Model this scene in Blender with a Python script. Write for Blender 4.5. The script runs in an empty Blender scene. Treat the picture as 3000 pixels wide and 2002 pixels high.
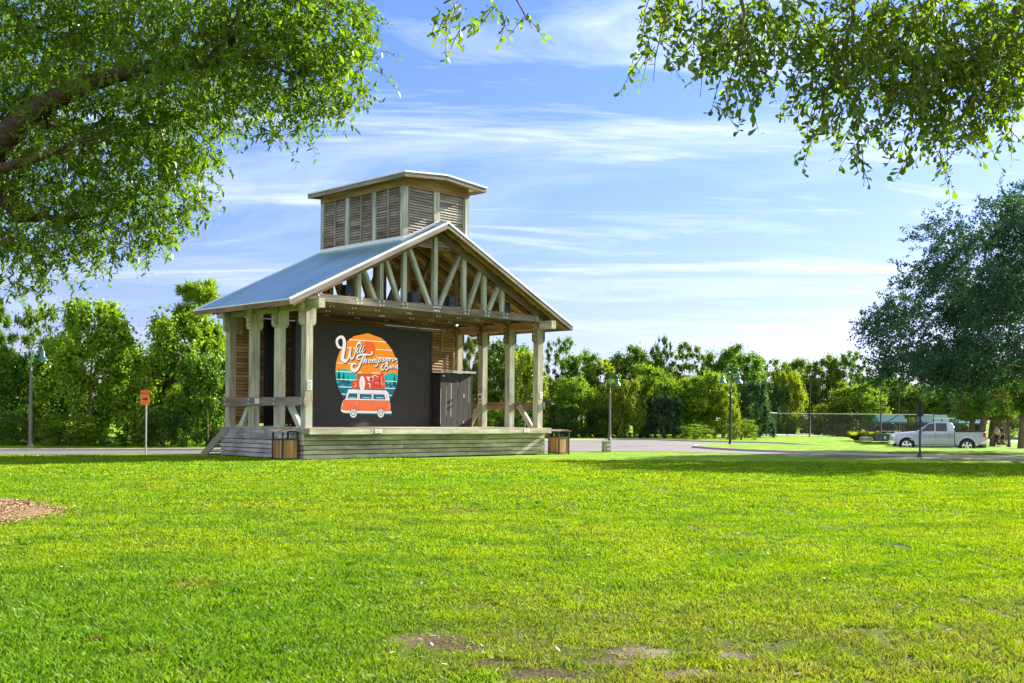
import bpy, bmesh, math, random
import numpy as np
from mathutils import Vector, Matrix
R = math.radians
random.seed(7)
rng = np.random.default_rng(11)
SC = bpy.context.scene
COL = SC.collection

# ------------------------------------------------------------------ place and view
CAMH = 1.6
FPX, PPY, ROLL = 3259.2, 1222.9, 0.0093          # focal length and principal point in photo pixels
PHI = 0.7808                                      # heading of the stage front
BX, BY = -7.3358, 39.4916                         # front left column of the stage
CP, SP = math.cos(PHI), math.sin(PHI)
EXPO = 2.05
SUN_AZ, SUN_EL = R(53), R(26)                     # azimuth from +Y towards +X


def ray(px, py):
    dx, dy = px - 1500.0, py - PPY
    X = dx * math.cos(ROLL) + dy * math.sin(ROLL)
    Y = -dx * math.sin(ROLL) + dy * math.cos(ROLL)
    return Vector((X / FPX, 1.0, -Y / FPX))


def at(px, py, d):
    """The point d metres ahead that a direction measured in the photo leads to."""
    return Vector((0, 0, CAMH)) + ray(px, py) * d


def to_local(w):
    a, b = w[0] - BX, w[1] - BY
    return Vector((a * CP + b * SP, -a * SP + b * CP, w[2]))


def to_world(u, v, z=0.0):
    return Vector((BX + u * CP - v * SP, BY + u * SP + v * CP, z))


def on_v(px, py, v):
    a = to_local((0, 0, CAMH)); b = to_local(Vector((0, 0, CAMH)) + ray(px, py))
    t = (v - a.y) / (b.y - a.y)
    return a + (b - a) * t


def sm(a, b, x):
    t = np.clip((np.asarray(x, float) - a) / (b - a), 0, 1)
    return t * t * (3 - 2 * t)


def gz(x, y):
    """Height of the ground."""
    d = sm(17, 25, x) * sm(62, 68, y) * (1 - sm(78, 84, y) * (1 - sm(30, 35, x)))
    w = 0.02 * np.sin(np.asarray(x) * .35 + 1.0) * np.sin(np.asarray(y) * .27) * (1 - sm(36, 41, y)) * sm(9, 13, y)
    return -0.4 * d + w


# ------------------------------------------------------------------ mesh helpers
class MB:
    """Collects boxes, beams, prisms, tubes, lathes; build() links them as ONE mesh object."""
    def __init__(self):
        self.v = []; self.f = []; self.m = []; self.r = []; self.g = []; self.s = []

    def _add(self, vs, fs, gr, mat=0, rnd=None, smooth=False):
        o = len(self.v)
        rnd = random.random() if rnd is None else rnd
        self.v += [tuple(p) for p in vs]; self.g += [tuple(p) for p in gr]
        for f in fs:
            self.f.append([i + o for i in f]); self.m.append(mat); self.r.append(rnd); self.s.append(smooth)

    def box(self, lo, hi, mat=0, rnd=None):
        lo, hi = Vector(lo), Vector(hi)
        self.beam(((lo.x), (lo.y + hi.y) / 2, (lo.z + hi.z) / 2), ((hi.x), (lo.y + hi.y) / 2, (lo.z + hi.z) / 2),
                  hi.y - lo.y, hi.z - lo.z, mat=mat, rnd=rnd)

    def beam(self, p0, p1, w, h, up=(0, 0, 1), mat=0, rnd=None, cut=None):
        """A timber from p0 to p1, w wide (across), h high (towards up)."""
        p0, p1, up = Vector(p0), Vector(p1), Vector(up)
        d = (p1 - p0); L = d.length; d.normalize()
        x = d.cross(up)
        if x.length < 1e-4: x = d.cross(Vector((0, 1, 0)))
        x.normalize(); y = x.cross(d).normalized()
        vs, gr = [], []
        dims = sorted([(L, 0), (w, 1), (h, 2)], key=lambda t: -t[0])
        o = [random.uniform(0, 50) for _ in range(3)]
        for t in (0, 1):
            for a, b in ((-1, -1), (1, -1), (1, 1), (-1, 1)):
                vs.append(p0 + d * (L * t) + x * (a * w / 2) + y * (b * h / 2))
                c = [L * t, a * w / 2, b * h / 2]
                gr.append([c[dims[k][1]] + o[k] for k in range(3)])
        fs = [(3, 2, 1, 0), (4, 5, 6, 7), (0, 1, 5, 4), (1, 2, 6, 5), (2, 3, 7, 6), (3, 0, 4, 7)]
        self._add(vs, fs, gr, mat, rnd)

    def prism(self, poly, n, a0, a1, mat=0, rnd=None, smooth=False):
        """poly: 3-D outline (list of Vectors) moved by n*a0 and n*a1."""
        n = Vector(n); k = len(poly)
        P = [Vector(p) + n * a0 for p in poly] + [Vector(p) + n * a1 for p in poly]
        fs = [list(range(k))[::-1], list(range(k, 2 * k))] + [(i, (i + 1) % k, k + (i + 1) % k, k + i) for i in range(k)]
        o = [random.uniform(0, 50) for _ in range(3)]
        self._add(P, fs, [[p.x + o[0], p.y + o[1], p.z + o[2]] for p in P], mat, rnd, smooth)

    def quad(self, pts, mat=0, rnd=None):
        P = [Vector(p) for p in pts]
        self._add(P, [list(range(len(P)))], [[p.x, p.y, p.z] for p in P], mat, rnd)

    def tube(self, pts, rad, n=8, mat=0, rnd=None, cap=True, smooth=True):
        pts = [Vector(p) for p in pts]
        if not hasattr(rad, '__len__'): rad = [rad] * len(pts)
        vs, gr, fs = [], [], []
        ref = Vector((0.12, 0.31, 1)).normalized(); L = 0
        for i, p in enumerate(pts):
            d = (pts[min(i + 1, len(pts) - 1)] - pts[max(i - 1, 0)]).normalized()
            r_ = ref if abs(d.dot(ref)) < .95 else Vector((1, 0, 0))
            x = d.cross(r_).normalized(); y = d.cross(x).normalized()
            if i: L += (p - pts[i - 1]).length
            for k in range(n):
                t = 2 * math.pi * k / n
                q = p + x * (math.cos(t) * rad[i]) + y * (math.sin(t) * rad[i])
                vs.append(q); gr.append((L, math.cos(t) * rad[i] + p.x, math.sin(t) * rad[i] + p.y))
        for i in range(len(pts) - 1):
            for k in range(n):
                fs.append((i * n + k, i * n + (k + 1) % n, (i + 1) * n + (k + 1) % n, (i + 1) * n + k))
        if cap:
            fs.append(list(range(n))[::-1]); fs.append([(len(pts) - 1) * n + k for k in range(n)])
        self._add(vs, fs, gr, mat, rnd, smooth)

    def lathe(self, prof, c=(0, 0, 0), n=16, mat=0, rnd=None, axis='z', smooth=True):
        """prof: (radius, height) pairs."""
        c = Vector(c); vs, fs = [], []
        for r, h in prof:
            for k in range(n):
                t = 2 * math.pi * k / n
                q = (r * math.cos(t), r * math.sin(t), h)
                if axis == 'y': q = (q[0], q[2], q[1])
                if axis == 'x': q = (q[2], q[0], q[1])
                vs.append(c + Vector(q))
        for i in range(len(prof) - 1):
            for k in range(n):
                fs.append((i * n + k, i * n + (k + 1) % n, (i + 1) * n + (k + 1) % n, (i + 1) * n + k))
        fs.append(list(range(n))[::-1]); fs.append([(len(prof) - 1) * n + k for k in range(n)])
        self._add(vs, fs, [tuple(q) for q in vs], mat, rnd, smooth)

    def build(self, name, mats, parent=None, mat4=None):
        me = bpy.data.meshes.new(name)
        me.from_pydata(self.v, [], self.f)
        if not isinstance(mats, (list, tuple)): mats = [mats]
        for m in mats: me.materials.append(m)
        me.polygons.foreach_set('material_index', self.m)
        me.polygons.foreach_set('use_smooth', self.s)
        a = me.attributes.new('rnd', 'FLOAT', 'FACE'); a.data.foreach_set('value', self.r)
        a = me.attributes.new('gr', 'FLOAT_VECTOR', 'POINT'); a.data.foreach_set('vector', np.array(self.g, np.float32).ravel())
        if any(self.s):
            bm = bmesh.new(); bm.from_mesh(me)
            for e in bm.edges:
                if len(e.link_faces) == 2 and e.calc_face_angle(0) > R(40): e.smooth = False
            bm.normal_update(); bm.to_mesh(me); bm.free()
        me.update()
        o = bpy.data.objects.new(name, me); COL.objects.link(o)
        if parent is not None: o.parent = parent
        return o


def np_mesh(name, V, F, mats, rnd=None, parent=None, smooth=False, link=True):
    """A mesh straight from arrays: V (n,3), F (m,k); rnd: one value per vertex."""
    V = np.asarray(V, np.float32); F = np.asarray(F, np.int32)
    me = bpy.data.meshes.new(name)
    me.vertices.add(len(V)); me.vertices.foreach_set('co', V.ravel())
    me.loops.add(F.size); me.loops.foreach_set('vertex_index', F.ravel())
    me.polygons.add(len(F))
    me.polygons.foreach_set('loop_start', np.arange(len(F), dtype=np.int32) * F.shape[1])
    if rnd is not None:
        a = me.attributes.new('rnd', 'FLOAT', 'POINT'); a.data.foreach_set('value', np.asarray(rnd, np.float32))
    for m in (mats if isinstance(mats, (list, tuple)) else [mats]): me.materials.append(m)
    me.update(calc_edges=True)
    if not link: return me
    o = bpy.data.objects.new(name, me); COL.objects.link(o)
    if parent is not None: o.parent = parent
    return o


def tag(o, label=None, cat=None, group=None, kind=None):
    if label: o['label'] = label
    if cat: o['category'] = cat
    if group: o['group'] = group
    if kind: o['kind'] = kind
    return o


def thing(name, label, cat, loc=(0, 0, 0), rz=0.0, group=None):
    o = bpy.data.objects.new(name, None); COL.objects.link(o)
    o.location = loc; o.rotation_euler = (0, 0, rz); o.empty_display_size = .3
    return tag(o, label, cat, group)


def dup(root, loc, rz=0.0, label=None, scale=None):
    """A copy of a thing with copies of its parts and sub-parts."""
    def rec(o, parent):
        c = o.copy(); COL.objects.link(c)
        if parent is not None: c.parent = parent
        for ch in list(o.children): rec(ch, c)
        return c
    r = rec(root, None); r.location = loc; r.rotation_euler = (0, 0, rz)
    if scale is not None: r.scale = scale
    if label: r['label'] = label
    return r


# ------------------------------------------------------------------ materials
class N:
    """Small node-tree writer."""
    def __init__(self, name):
        self.mat = bpy.data.materials.new(name); self.mat.use_nodes = True
        self.t = self.mat.node_tree; self.t.nodes.clear()
        self.out = self.t.nodes.new('ShaderNodeOutputMaterial')

    def n(self, kind, **kw):
        x = self.t.nodes.new(kind)
        for k, v in kw.items():
            if k.startswith('i_'): x.inputs[k[2:].replace('_', ' ')].default_value = v
            else: setattr(x, k, v)
        return x

    def l(self, a, b): self.t.links.new(a, b)

    def attr(self, name): return self.n('ShaderNodeAttribute', attribute_name=name)

    def map(self, vec, sc):
        m = self.n('ShaderNodeMapping'); m.inputs['Scale'].default_value = sc
        self.l(vec, m.inputs['Vector']); return m.outputs['Vector']

    def noise(self, vec, scale=1.0, detail=4.0, rough=.55, dist=0.0):
        x = self.n('ShaderNodeTexNoise'); x.inputs['Scale'].default_value = scale
        x.inputs['Detail'].default_value = detail; x.inputs['Roughness'].default_value = rough
        x.inputs['Distortion'].default_value = dist
        if vec is not None: self.l(vec, x.inputs['Vector'])
        return x.outputs['Fac']

    def ramp(self, fac, stops):
        x = self.n('ShaderNodeValToRGB'); e = x.color_ramp.elements
        while len(e) < len(stops): e.new(.5)
        for k, (p, c) in enumerate(stops):
            e[k].position = p; e[k].color = (c[0], c[1], c[2], 1) if hasattr(c, '__len__') else (c, c, c, 1)
        self.l(fac, x.inputs['Fac']); return x.outputs['Color']

    def mix(self, a, b, fac, mode='MIX'):
        x = self.n('ShaderNodeMix', data_type='RGBA', blend_type=mode)
        for s, val in ((6, a), (7, b), (0, fac)):
            if hasattr(val, 'is_output'): self.l(val, x.inputs[s])
            elif s == 0: x.inputs[s].default_value = val
            else: x.inputs[s].default_value = (val[0], val[1], val[2], 1)
        return x.outputs[2]

    def math(self, op, a, b=0.0, c=None):
        x = self.n('ShaderNodeMath', operation=op)
        for k, val in enumerate((a, b, c)):
            if val is None: continue
            if hasattr(val, 'is_output'): self.l(val, x.inputs[k])
            else: x.inputs[k].default_value = val
        return x.outputs[0]

    def bump(self, h, strength=.3, dist=.01):
        x = self.n('ShaderNodeBump'); x.inputs['Strength'].default_value = strength
        x.inputs['Distance'].default_value = dist; self.l(h, x.inputs['Height']); return x.outputs['Normal']

    def principled(self, color, rough=.6, metal=0.0, normal=None, spec=None):
        p = self.n('ShaderNodeBsdfPrincipled')
        for key, val in (('Base Color', color), ('Roughness', rough), ('Metallic', metal)):
            if hasattr(val, 'is_output'): self.l(val, p.inputs[key])
            elif key == 'Base Color': p.inputs[key].default_value = (val[0], val[1], val[2], 1)
            else: p.inputs[key].default_value = val
        if normal is not None: self.l(normal, p.inputs['Normal'])
        if spec is not None: p.inputs['Specular IOR Level'].default_value = spec
        self.l(p.outputs[0], self.out.inputs['Surface']); return p


def wood(name, light, dark, stain=None, stain_amt=.5, rough=.75, var=.35, knots=True):
    m = N(name); g = m.attr('gr').outputs['Vector']
    r = m.attr('rnd').outputs['Fac']
    grain = m.noise(m.map(g, (.8, 9, 9)), 1.0, 6, .68, .7)
    fine = m.noise(m.map(g, (3.0, 70, 70)), 1.0, 3, .6)
    c = m.mix(dark, light, m.ramp(m.math('ADD', m.math('MULTIPLY', grain, .7), m.math('MULTIPLY', fine, .3)), [(.38, 0), (.57, 1)]))
    tone = m.noise(m.map(g, (.5, 2.2, 2.2)), 1.0, 3, .5)
    c = m.mix(c, m.ramp(tone, [(.38, (.6, .57, .53)), (.62, (1.14, 1.14, 1.14))]), .85, 'MULTIPLY')
    if knots:
        v = m.n('ShaderNodeTexVoronoi'); m.l(m.map(g, (1.3, 5.5, 5.5)), v.inputs['Vector'])
        k = m.ramp(v.outputs['Distance'], [(.08, 1), (.17, 0)])
        c = m.mix(c, (dark[0] * .45, dark[1] * .4, dark[2] * .4), m.math('MULTIPLY', k, .8))
    if stain is not None:
        pos = m.n('ShaderNodeNewGeometry').outputs['Position']
        s = m.ramp(m.noise(m.map(pos, (.9, .9, 1.6)), 1.0, 5, .65), [(.46, 0), (.66, 1)])
        c = m.mix(c, stain, m.math('MULTIPLY', s, stain_amt))
    lo = m.n('ShaderNodeMapRange'); lo.inputs['To Min'].default_value = 1 - var; lo.inputs['To Max'].default_value = 1 + var
    m.l(r, lo.inputs['Value'])
    cc = m.n('ShaderNodeCombineColor')
    for k in range(3): m.l(lo.outputs['Result'], cc.inputs[k])
    c = m.mix(c, cc.outputs[0], 1.0, 'MULTIPLY')
    m.principled(c, rough, 0, m.bump(m.math('ADD', grain, fine), .35, .006), .25)
    return m.mat


def paint(name, col, rough=.5, metal=0.0, var=.12, scale=3.0, spec=None):
    m = N(name)
    pos = m.n('ShaderNodeTexCoord').outputs['Object']
    n = m.noise(pos, scale, 5, .6)
    c = m.mix((col[0] * (1 - var), col[1] * (1 - var), col[2] * (1 - var)), (min(1, col[0] * (1 + var)), min(1, col[1] * (1 + var)), min(1, col[2] * (1 + var))), m.ramp(n, [(.3, 0), (.7, 1)]))
    m.principled(c, m.math('ADD', m.math('MULTIPLY', n, .2), rough - .1), metal, None, spec)
    return m.mat


def emit(name, col, strength=1.0):
    m = N(name); e = m.n('ShaderNodeEmission')
    e.inputs['Color'].default_value = (col[0], col[1], col[2], 1); e.inputs['Strength'].default_value = strength
    m.l(e.outputs[0], m.out.inputs['Surface']); return m.mat


def srgb(r, g, b):
    f = lambda c: c / 255 / 12.92 if c / 255 <= .04045 else ((c / 255 + .055) / 1.055) ** 2.4
    return (f(r), f(g), f(b))


def leaf_mat(name, trans=.45, warm=(1.3, 1.2, .45), gloss=.03, tint=None):
    """Leaf: colour from the object's own colour, varied leaf by leaf; light passes through it."""
    m = N(name)
    r = m.attr('rnd').outputs['Fac']
    oc = m.n('ShaderNodeObjectInfo').outputs['Color']
    if tint is not None: oc = m.mix(tint, tint, 0.0)
    v = m.ramp(r, [(0, (.55, .6, .55)), (.5, (1, 1, 1)), (.93, (1.3, 1.25, 1.0)), (1, (1.5, 1.3, .8))])
    c = m.mix(oc, v, 1.0, 'MULTIPLY')
    d = m.n('ShaderNodeBsdfDiffuse'); m.l(c, d.inputs['Color'])
    t = m.n('ShaderNodeBsdfTranslucent'); m.l(m.mix(c, warm, 1.0, 'MULTIPLY'), t.inputs['Color'])
    x = m.n('ShaderNodeMixShader'); x.inputs[0].default_value = trans
    m.l(d.outputs[0], x.inputs[1]); m.l(t.outputs[0], x.inputs[2])
    gl = m.n('ShaderNodeBsdfGlossy'); gl.inputs['Roughness'].default_value = .42
    y = m.n('ShaderNodeMixShader'); y.inputs[0].default_value = gloss
    m.l(x.outputs[0], y.inputs[1]); m.l(gl.outputs[0], y.inputs[2])
    m.l(y.outputs[0], m.out.inputs['Surface']); return m.mat


M = {}
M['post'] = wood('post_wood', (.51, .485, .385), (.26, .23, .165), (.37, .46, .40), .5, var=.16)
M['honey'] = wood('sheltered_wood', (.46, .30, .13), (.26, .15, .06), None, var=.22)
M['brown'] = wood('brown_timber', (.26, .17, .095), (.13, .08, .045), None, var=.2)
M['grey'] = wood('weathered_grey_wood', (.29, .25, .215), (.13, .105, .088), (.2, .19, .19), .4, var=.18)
M['web'] = wood('web_timber', (.48, .50, .44), (.24, .24, .195), (.36, .46, .42), .5, var=.17)
M['skirt'] = wood('green_stained_board', (.46, .46, .35), (.26, .255, .17), (.13, .125, .07), .6, var=.2)
M['skirt_side'] = wood('blue_grey_board', (.46, .46, .47), (.26, .26, .28), (.09, .08, .07), .7, var=.22)
M['deck'] = wood('deck_board', (.5, .45, .36), (.32, .28, .21), (.36, .33, .26), .4, var=.12)
M['slat'] = wood('tower_slat', (.30, .25, .2), (.15, .12, .10), (.36, .35, .33), .5, var=.3)
M['slatf'] = wood('tower_front_slat', (.4, .37, .33), (.2, .17, .15), (.3, .26, .22), .5, var=.25)
M['shed'] = wood('charcoal_plank', (.040, .038, .039), (.026, .025, .025), (.055, .052, .051), .5, var=.18, knots=False)
M['dark'] = paint('dark_void', (.012, .012, .013), .8)
M['black'] = paint('black_metal', (.016, .016, .017), .45, 0, .2)
M['bolt'] = paint('galvanised_plate', (.62, .62, .6), .5, .3)
M['paper'] = paint('notice_paper', (.72, .74, .76), .6, 0, .05)
M['ink'] = paint('notice_ink', (.12, .15, .22), .6)
M['trim'] = paint('roof_trim_metal', (.66, .73, .74), .5, .1, .08)
# ------------------------------------------------------------------ metal roof material
def metal_roof():
    m = N('corrugated_metal'); pos = m.n('ShaderNodeTexCoord').outputs['Object']
    n1 = m.noise(m.map(pos, (.5, 3.5, .5)), 1, 5, .6)
    n2 = m.noise(m.map(pos, (.25, 1.1, .25)), 1, 3, .5)
    c = m.mix((.30, .53, .64), (.47, .70, .79), m.ramp(m.math('ADD', m.math('MULTIPLY', n1, .5), m.math('MULTIPLY', n2, .5)), [(.35, 0), (.65, 1)]))
    m.principled(c, m.math('ADD', m.math('MULTIPLY', n1, .22), .26), .75)
    return m.mat


M['roof'] = metal_roof()

W, S, ZD = 11.887, .297, 1.1535
MID = (W + S) / 2
EU, EZ, RZ = -1.1246, 5.605, 9.147            # eave and ridge
SL = (RZ - EZ) / (MID - EU)
VF, VB = -.63, 5.80
VC = [.15, 1.893, 3.637, 5.335]                # column rows
US0, US1, VS1 = -.065, 12.25, 5.6              # platform


def roofz(u): return EZ + (min(u, 2 * MID - u) - EU) * SL


stage = thing('bandstand', 'open timber bandstand with grey corrugated metal gable roof and slatted cupola tower on the lawn', 'bandstand', (BX, BY, 0), PHI)

# platform: boards around, deck on top
mb = MB()
hs = [(.705, .925), (.54, .68), (.375, .515), (.21, .35), (.045, .185)]
for z0, z1 in hs:                               # front and right boards in two or three lengths
    cuts = sorted([US0, US1] + [random.uniform(2.0, 10.5) for _ in range(2)])
    for a, b in zip(cuts, cuts[1:]):
        j = random.uniform(-.004, .004)
        mb.box((a + .003, -.045 + j, z0), (b - .003, -.005 + j, z1 + random.uniform(-.006, .004)))
    mb.box((US1 - .0, -.04, z0), (US1 + .04, VS1, z1 - .004))
mb.build('skirt_front', M['skirt'], stage)
mb = MB()
for z0, z1 in [(.93, 1.105)] + hs:
    cuts = sorted([-.04, VS1] + [random.uniform(1.0, 4.8)])
    for a, b in zip(cuts, cuts[1:]):
        j = random.uniform(-.004, .004)
        mb.box((US0 - .04 + j, a + .003, z0), (US0 + j, b - .003, z1 + random.uniform(-.005, .003)))
    mb.box((US0, VS1, z0), (US1, VS1 + .04, z1))
mb.build('skirt_side', M['skirt_side'], stage)
mb = MB()
for k in range(5): mb.box((US0 + .3 + k * 2.9, .15, -.03), (US0 + .5 + k * 2.9, VS1 - .2, 1.08))
mb.box((US0 + .05, .04, .05), (US1 - .05, .05, 1.05)); mb.box((US0 + .05, .06, .05), (US0 + .06, VS1 - .06, 1.05))
mb.build('platform_core', M['dark'], stage)
mb = MB(); nb = 42; w = (VS1 + .43 + .04) / nb
for k in range(nb):
    v0 = -.43 + k * w; cuts = [US0 - .04, random.uniform(3, 5), random.uniform(7, 9), US1 + .05]
    for a, b in zip(cuts, cuts[1:]): mb.box((a + .002, v0 + .003, ZD - .042), (b - .002, v0 + w - .003, ZD + random.uniform(-.002, .002)))
mb.build('deck', M['deck'], stage)
mb = MB()
cuts = [US0 - .04, 2.55, 6.5, 9.2, US1 + .05]
for a, b in zip(cuts, cuts[1:]): mb.box((a, -.435, .93), (b - .006, -.395, ZD - .045), rnd=random.uniform(.4, .8))
mb.box((US0 - .04, -.395, .93), (US0, -.045, ZD - .045)); mb.box((US1 + .01, -.395, .93), (US1 + .05, -.045, ZD - .045))
mb.build('stage_lip', M['post'], stage)

# columns, each with two side brackets
for cu in (S / 2, W + S / 2):
    for vc in VC:
        mb = MB(); h = S / 2
        top = 5.40
        mb.beam((cu, vc, ZD - .06), (cu, vc, top), S, S, up=(0, 1, 0), rnd=random.uniform(.3, .7))
        c = mb.build('column', M['post'], stage)
        for sd in (-1, 1):
            mb = MB(); a = cu + sd * h; b = cu + sd * (h + .17); v0 = vc - .09
            poly = [(a + sd * .002, v0, 4.82), (a + sd * .10, v0, 4.82), (b, v0, 4.93), (b, v0, 5.69), (a + sd * .002, v0, 5.69)]
            if sd < 0: poly = poly[::-1]
            mb.prism(poly, (0, 1, 0), 0, .18, rnd=random.uniform(.35, .65))
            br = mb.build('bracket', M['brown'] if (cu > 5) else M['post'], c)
            for zz in (4.98, 5.17, 5.38, 5.56) if sd < 0 else ():
                u = b - .004; mb = MB(); mb.box((u - .004, vc - .028, zz), (u + .004, vc + .028, zz + .055), rnd=.5); mb.build('bolt_plate', M['bolt'], c)
for cu in (S / 2, W + S / 2):
    mb = MB(); mb.beam((cu, -.74, 5.565), (cu, 6.2, 5.565), .26, .33, rnd=.5)
    # the outer ends are weathered green, the middle is sheltered
    mb.build('plate_beam', M['post'] if cu < 3 else M['honey'], stage)
    if cu > 3:
        mb = MB(); mb.box((cu - .134, -.76, 5.396), (cu + .134, -.05, 5.734), rnd=.6); mb.build('beam_end', M['post'], stage)

# four trusses
WOFF = (1.55, 2.68, 3.72)
for ti, vc in enumerate(VC):
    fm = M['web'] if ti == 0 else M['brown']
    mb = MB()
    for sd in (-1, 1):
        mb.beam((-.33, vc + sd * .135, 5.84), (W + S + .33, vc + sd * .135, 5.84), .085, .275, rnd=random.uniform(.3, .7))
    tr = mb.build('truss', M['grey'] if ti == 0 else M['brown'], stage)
    for side in (-1, 1):
        mb = MB()
        for sd in (-1, 1):
            e = MID + side * (MID + .62); zr = roofz(e) - .29
            mb.beam((e, vc + sd * .135, zr), (MID + side * .02, vc + sd * .135, roofz(MID) - .32), .085, .28, up=(0, 0, 1), rnd=random.uniform(.2, .6))
        mb.build('rafter', M['brown'], tr)
    mb = MB(); mb.beam((MID, vc, 5.75), (MID, vc, roofz(MID) - .3), .18, .2, up=(0, 1, 0), rnd=.5); mb.build('king_post', fm, tr)
    for side in (-1, 1):
        for k, o in enumerate(WOFF):
            u = MID + side * o
            mb = MB(); mb.beam((u, vc, 5.75), (u, vc, roofz(u) - .33), .17, .17, up=(0, 1, 0), rnd=random.uniform(.4, .8)); mb.build('web_post', fm, tr)
            inner = MID + side * ((0,) + WOFF)[k]
            b0 = inner + side * .20; t0 = u - side * .22
            mb = MB(); mb.beam((b0, vc, 5.86), (t0, vc, roofz(t0) - .36), .15, .165, up=(0, 1, 0), rnd=random.uniform(.4, .8)); mb.build('web_brace', fm, tr)
    mb = MB()
    for side in (-1, 1):
        for o in (0,) + WOFF:
            for q in ((-.05, .07), (.16, .05), (-.04, -.07), (.12, -.08)):
                u = MID + side * o + side * q[0]; z = 5.84 + q[1]
                a = random.uniform(-.6, .6); r_ = .045; y = vc - .182
                ps = [(u + r_ * math.cos(a + t), y, z + r_ * math.sin(a + t)) for t in (0, math.pi / 2, math.pi, 3 * math.pi / 2)]
                mb.prism(ps, (0, 1, 0), 0, .006, rnd=.5)
                if ti == 0: mb.build('bolt_plate', M['bolt'], tr); mb = MB()
    for u in (.5, W - .1): 
        for z in (5.77, 5.92):
            mb.box((u - .03, vc - .186, z - .04), (u + .03, vc - .18, z + .04), rnd=.5)
            if ti == 0: mb.build('bolt_plate', M['bolt'], tr); mb = MB()
    if ti: mb.build('bolt_plate', M['bolt'], tr)['kind'] = 'stuff'

# roof: ribbed metal, planking under it, rafters, fascias
pitch = .142; prof = []
v = VF
while v < VB:
    for dv, dz in ((0, 0), (.055, .003), (.08, .026), (.112, .026)): 
        if v + dv <= VB: prof.append((v + dv, dz))
    v += pitch
prof.append((VB, 0))
V, F, RN = [], [], []
for side in (-1, 1):
    o = len(V); steps = 8
    for k in range(steps + 1):
        u = MID + side * (MID - EU) * (1 - k / steps); z = EZ + (RZ - EZ) * k / steps
        for pv, dz in prof: V.append((u, pv, z + dz))
    n = len(prof)
    for k in range(steps):
        for j in range(n - 1):
            q = (o + k * n + j, o + k * n + j + 1, o + (k + 1) * n + j + 1, o + (k + 1) * n + j)
            F.append(q if side < 0 else q[::-1])
roof = np_mesh('roof', V, F, M['roof'], parent=stage)
for side in (-1, 1):
    mb = MB(); Lr = math.hypot(MID - EU, RZ - EZ); nb = 46
    du = (MID - EU) / nb
    for k in range(nb):                           # planks run along the roof
        u0 = EU + k * du; u1 = u0 + du * random.uniform(.93, .985)
        a = MID + side * (MID - u0); b = MID + side * (MID - u1)
        za, zb = roofz(u0), roofz(u1)
        ps = [(a, VF + .05, za - .055), (b, VF + .05, zb - .055), (b, VF + .05, zb - .02), (a, VF + .05, za - .02)]
        if side > 0: ps = ps[::-1]
        mb.prism(ps, (0, 1, 0), 0, VB - VF - .1)
    mb.build('roof_planking', M['honey'], roof)
    v = VF + .3
    while v < VB - .2:
        e0 = EU + .05
        a = MID + side * (MID - e0); mb = MB()
        mb.beam((a, v, roofz(e0) - .125), (MID + side * .05, v, RZ - .125), .045, .13, rnd=random.uniform(.3, .7)); v += .61
        mb.build('common_rafter', M['honey'], roof)
    for vv, nm in ((VF, 'rake_fascia'), (VB, 'rake_fascia')):
        mb = MB(); a = MID + side * (MID - EU + .02)
        s_ = -1 if vv < 0 else 1
        mb.beam((a, vv + s_ * .022, EZ - .115), (MID - side * .0, vv + s_ * .022, RZ - .11), .04, .19, rnd=.55)
        fa = mb.build(nm, M['grey'], roof)
        mb = MB(); mb.beam((a, vv + s_ * .005, EZ + .005), (MID, vv + s_ * .005, RZ + .012), .10, .075, rnd=.5)
        mb.build('rake_trim', M['trim'], fa if False else roof)
    mb = MB(); a = MID + side * (MID - EU + .022)
    mb.box((a - .02, VF - .03, EZ - .205), (a + .02, VB + .03, EZ - .035), rnd=.45)
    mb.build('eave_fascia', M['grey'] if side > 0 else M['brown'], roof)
    mb = MB(); mb.box((a - .025 if side > 0 else a - .03, VF - .03, EZ - .033), (a + .03 if side > 0 else a + .025, VB + .03, EZ + .012), rnd=.5)
    mb.build('eave_trim', M['trim'], roof)
mb = MB()
for side in (-1, 1): mb.beam((MID, VF - .04, RZ + .02), (MID, .0, RZ + .02), .2, .02, up=(side * SL, 0, 1))
mb.build('ridge_cap', M['trim'], roof)

# cupola tower
TU0, TU1, TV0, TV1 = 4.398, 7.787, .012, 5.487
ZB0, ZB1 = 10.43, 10.615
def tz(u): return 10.846 + (2.115 - abs(u - MID)) * (.18 / 2.115)
mb = MB(); p = .2; t = .13
mb.box((TU0 - .012, TV0, ZB0), (TU0 + t, TV1, ZB1)); mb.box((TU1 - t, TV0, ZB0), (TU1 + .012, TV1, ZB1))
mb.box((TU0 + t, TV0 - .012, ZB0), (TU1 - t, TV0 + t, ZB1)); mb.box((TU0 + t, TV1 - t, ZB0), (TU1 - t, TV1 + .012, ZB1))
tower = mb.build('tower', M['honey'], stage)
for u in (TU0 + p / 2, TU1 - p / 2):
    for k in range(4):
        v = TV0 + p / 2 + (TV1 - TV0 - p) * k / 3
        mb = MB(); mb.box((u - p / 2, v - p / 2, roofz(u) - .25), (u + p / 2, v + p / 2, ZB0), rnd=random.uniform(.35, .75)); mb.build('tower_post', M['web'], tower)
for v in (TV0 + p / 2, TV1 - p / 2):
    mb = MB(); mb.box((MID - .16, v - p / 2, 8.9), (MID + .13, v + p / 2, ZB0), rnd=.6); mb.build('tower_post', M['web'], tower)
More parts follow.
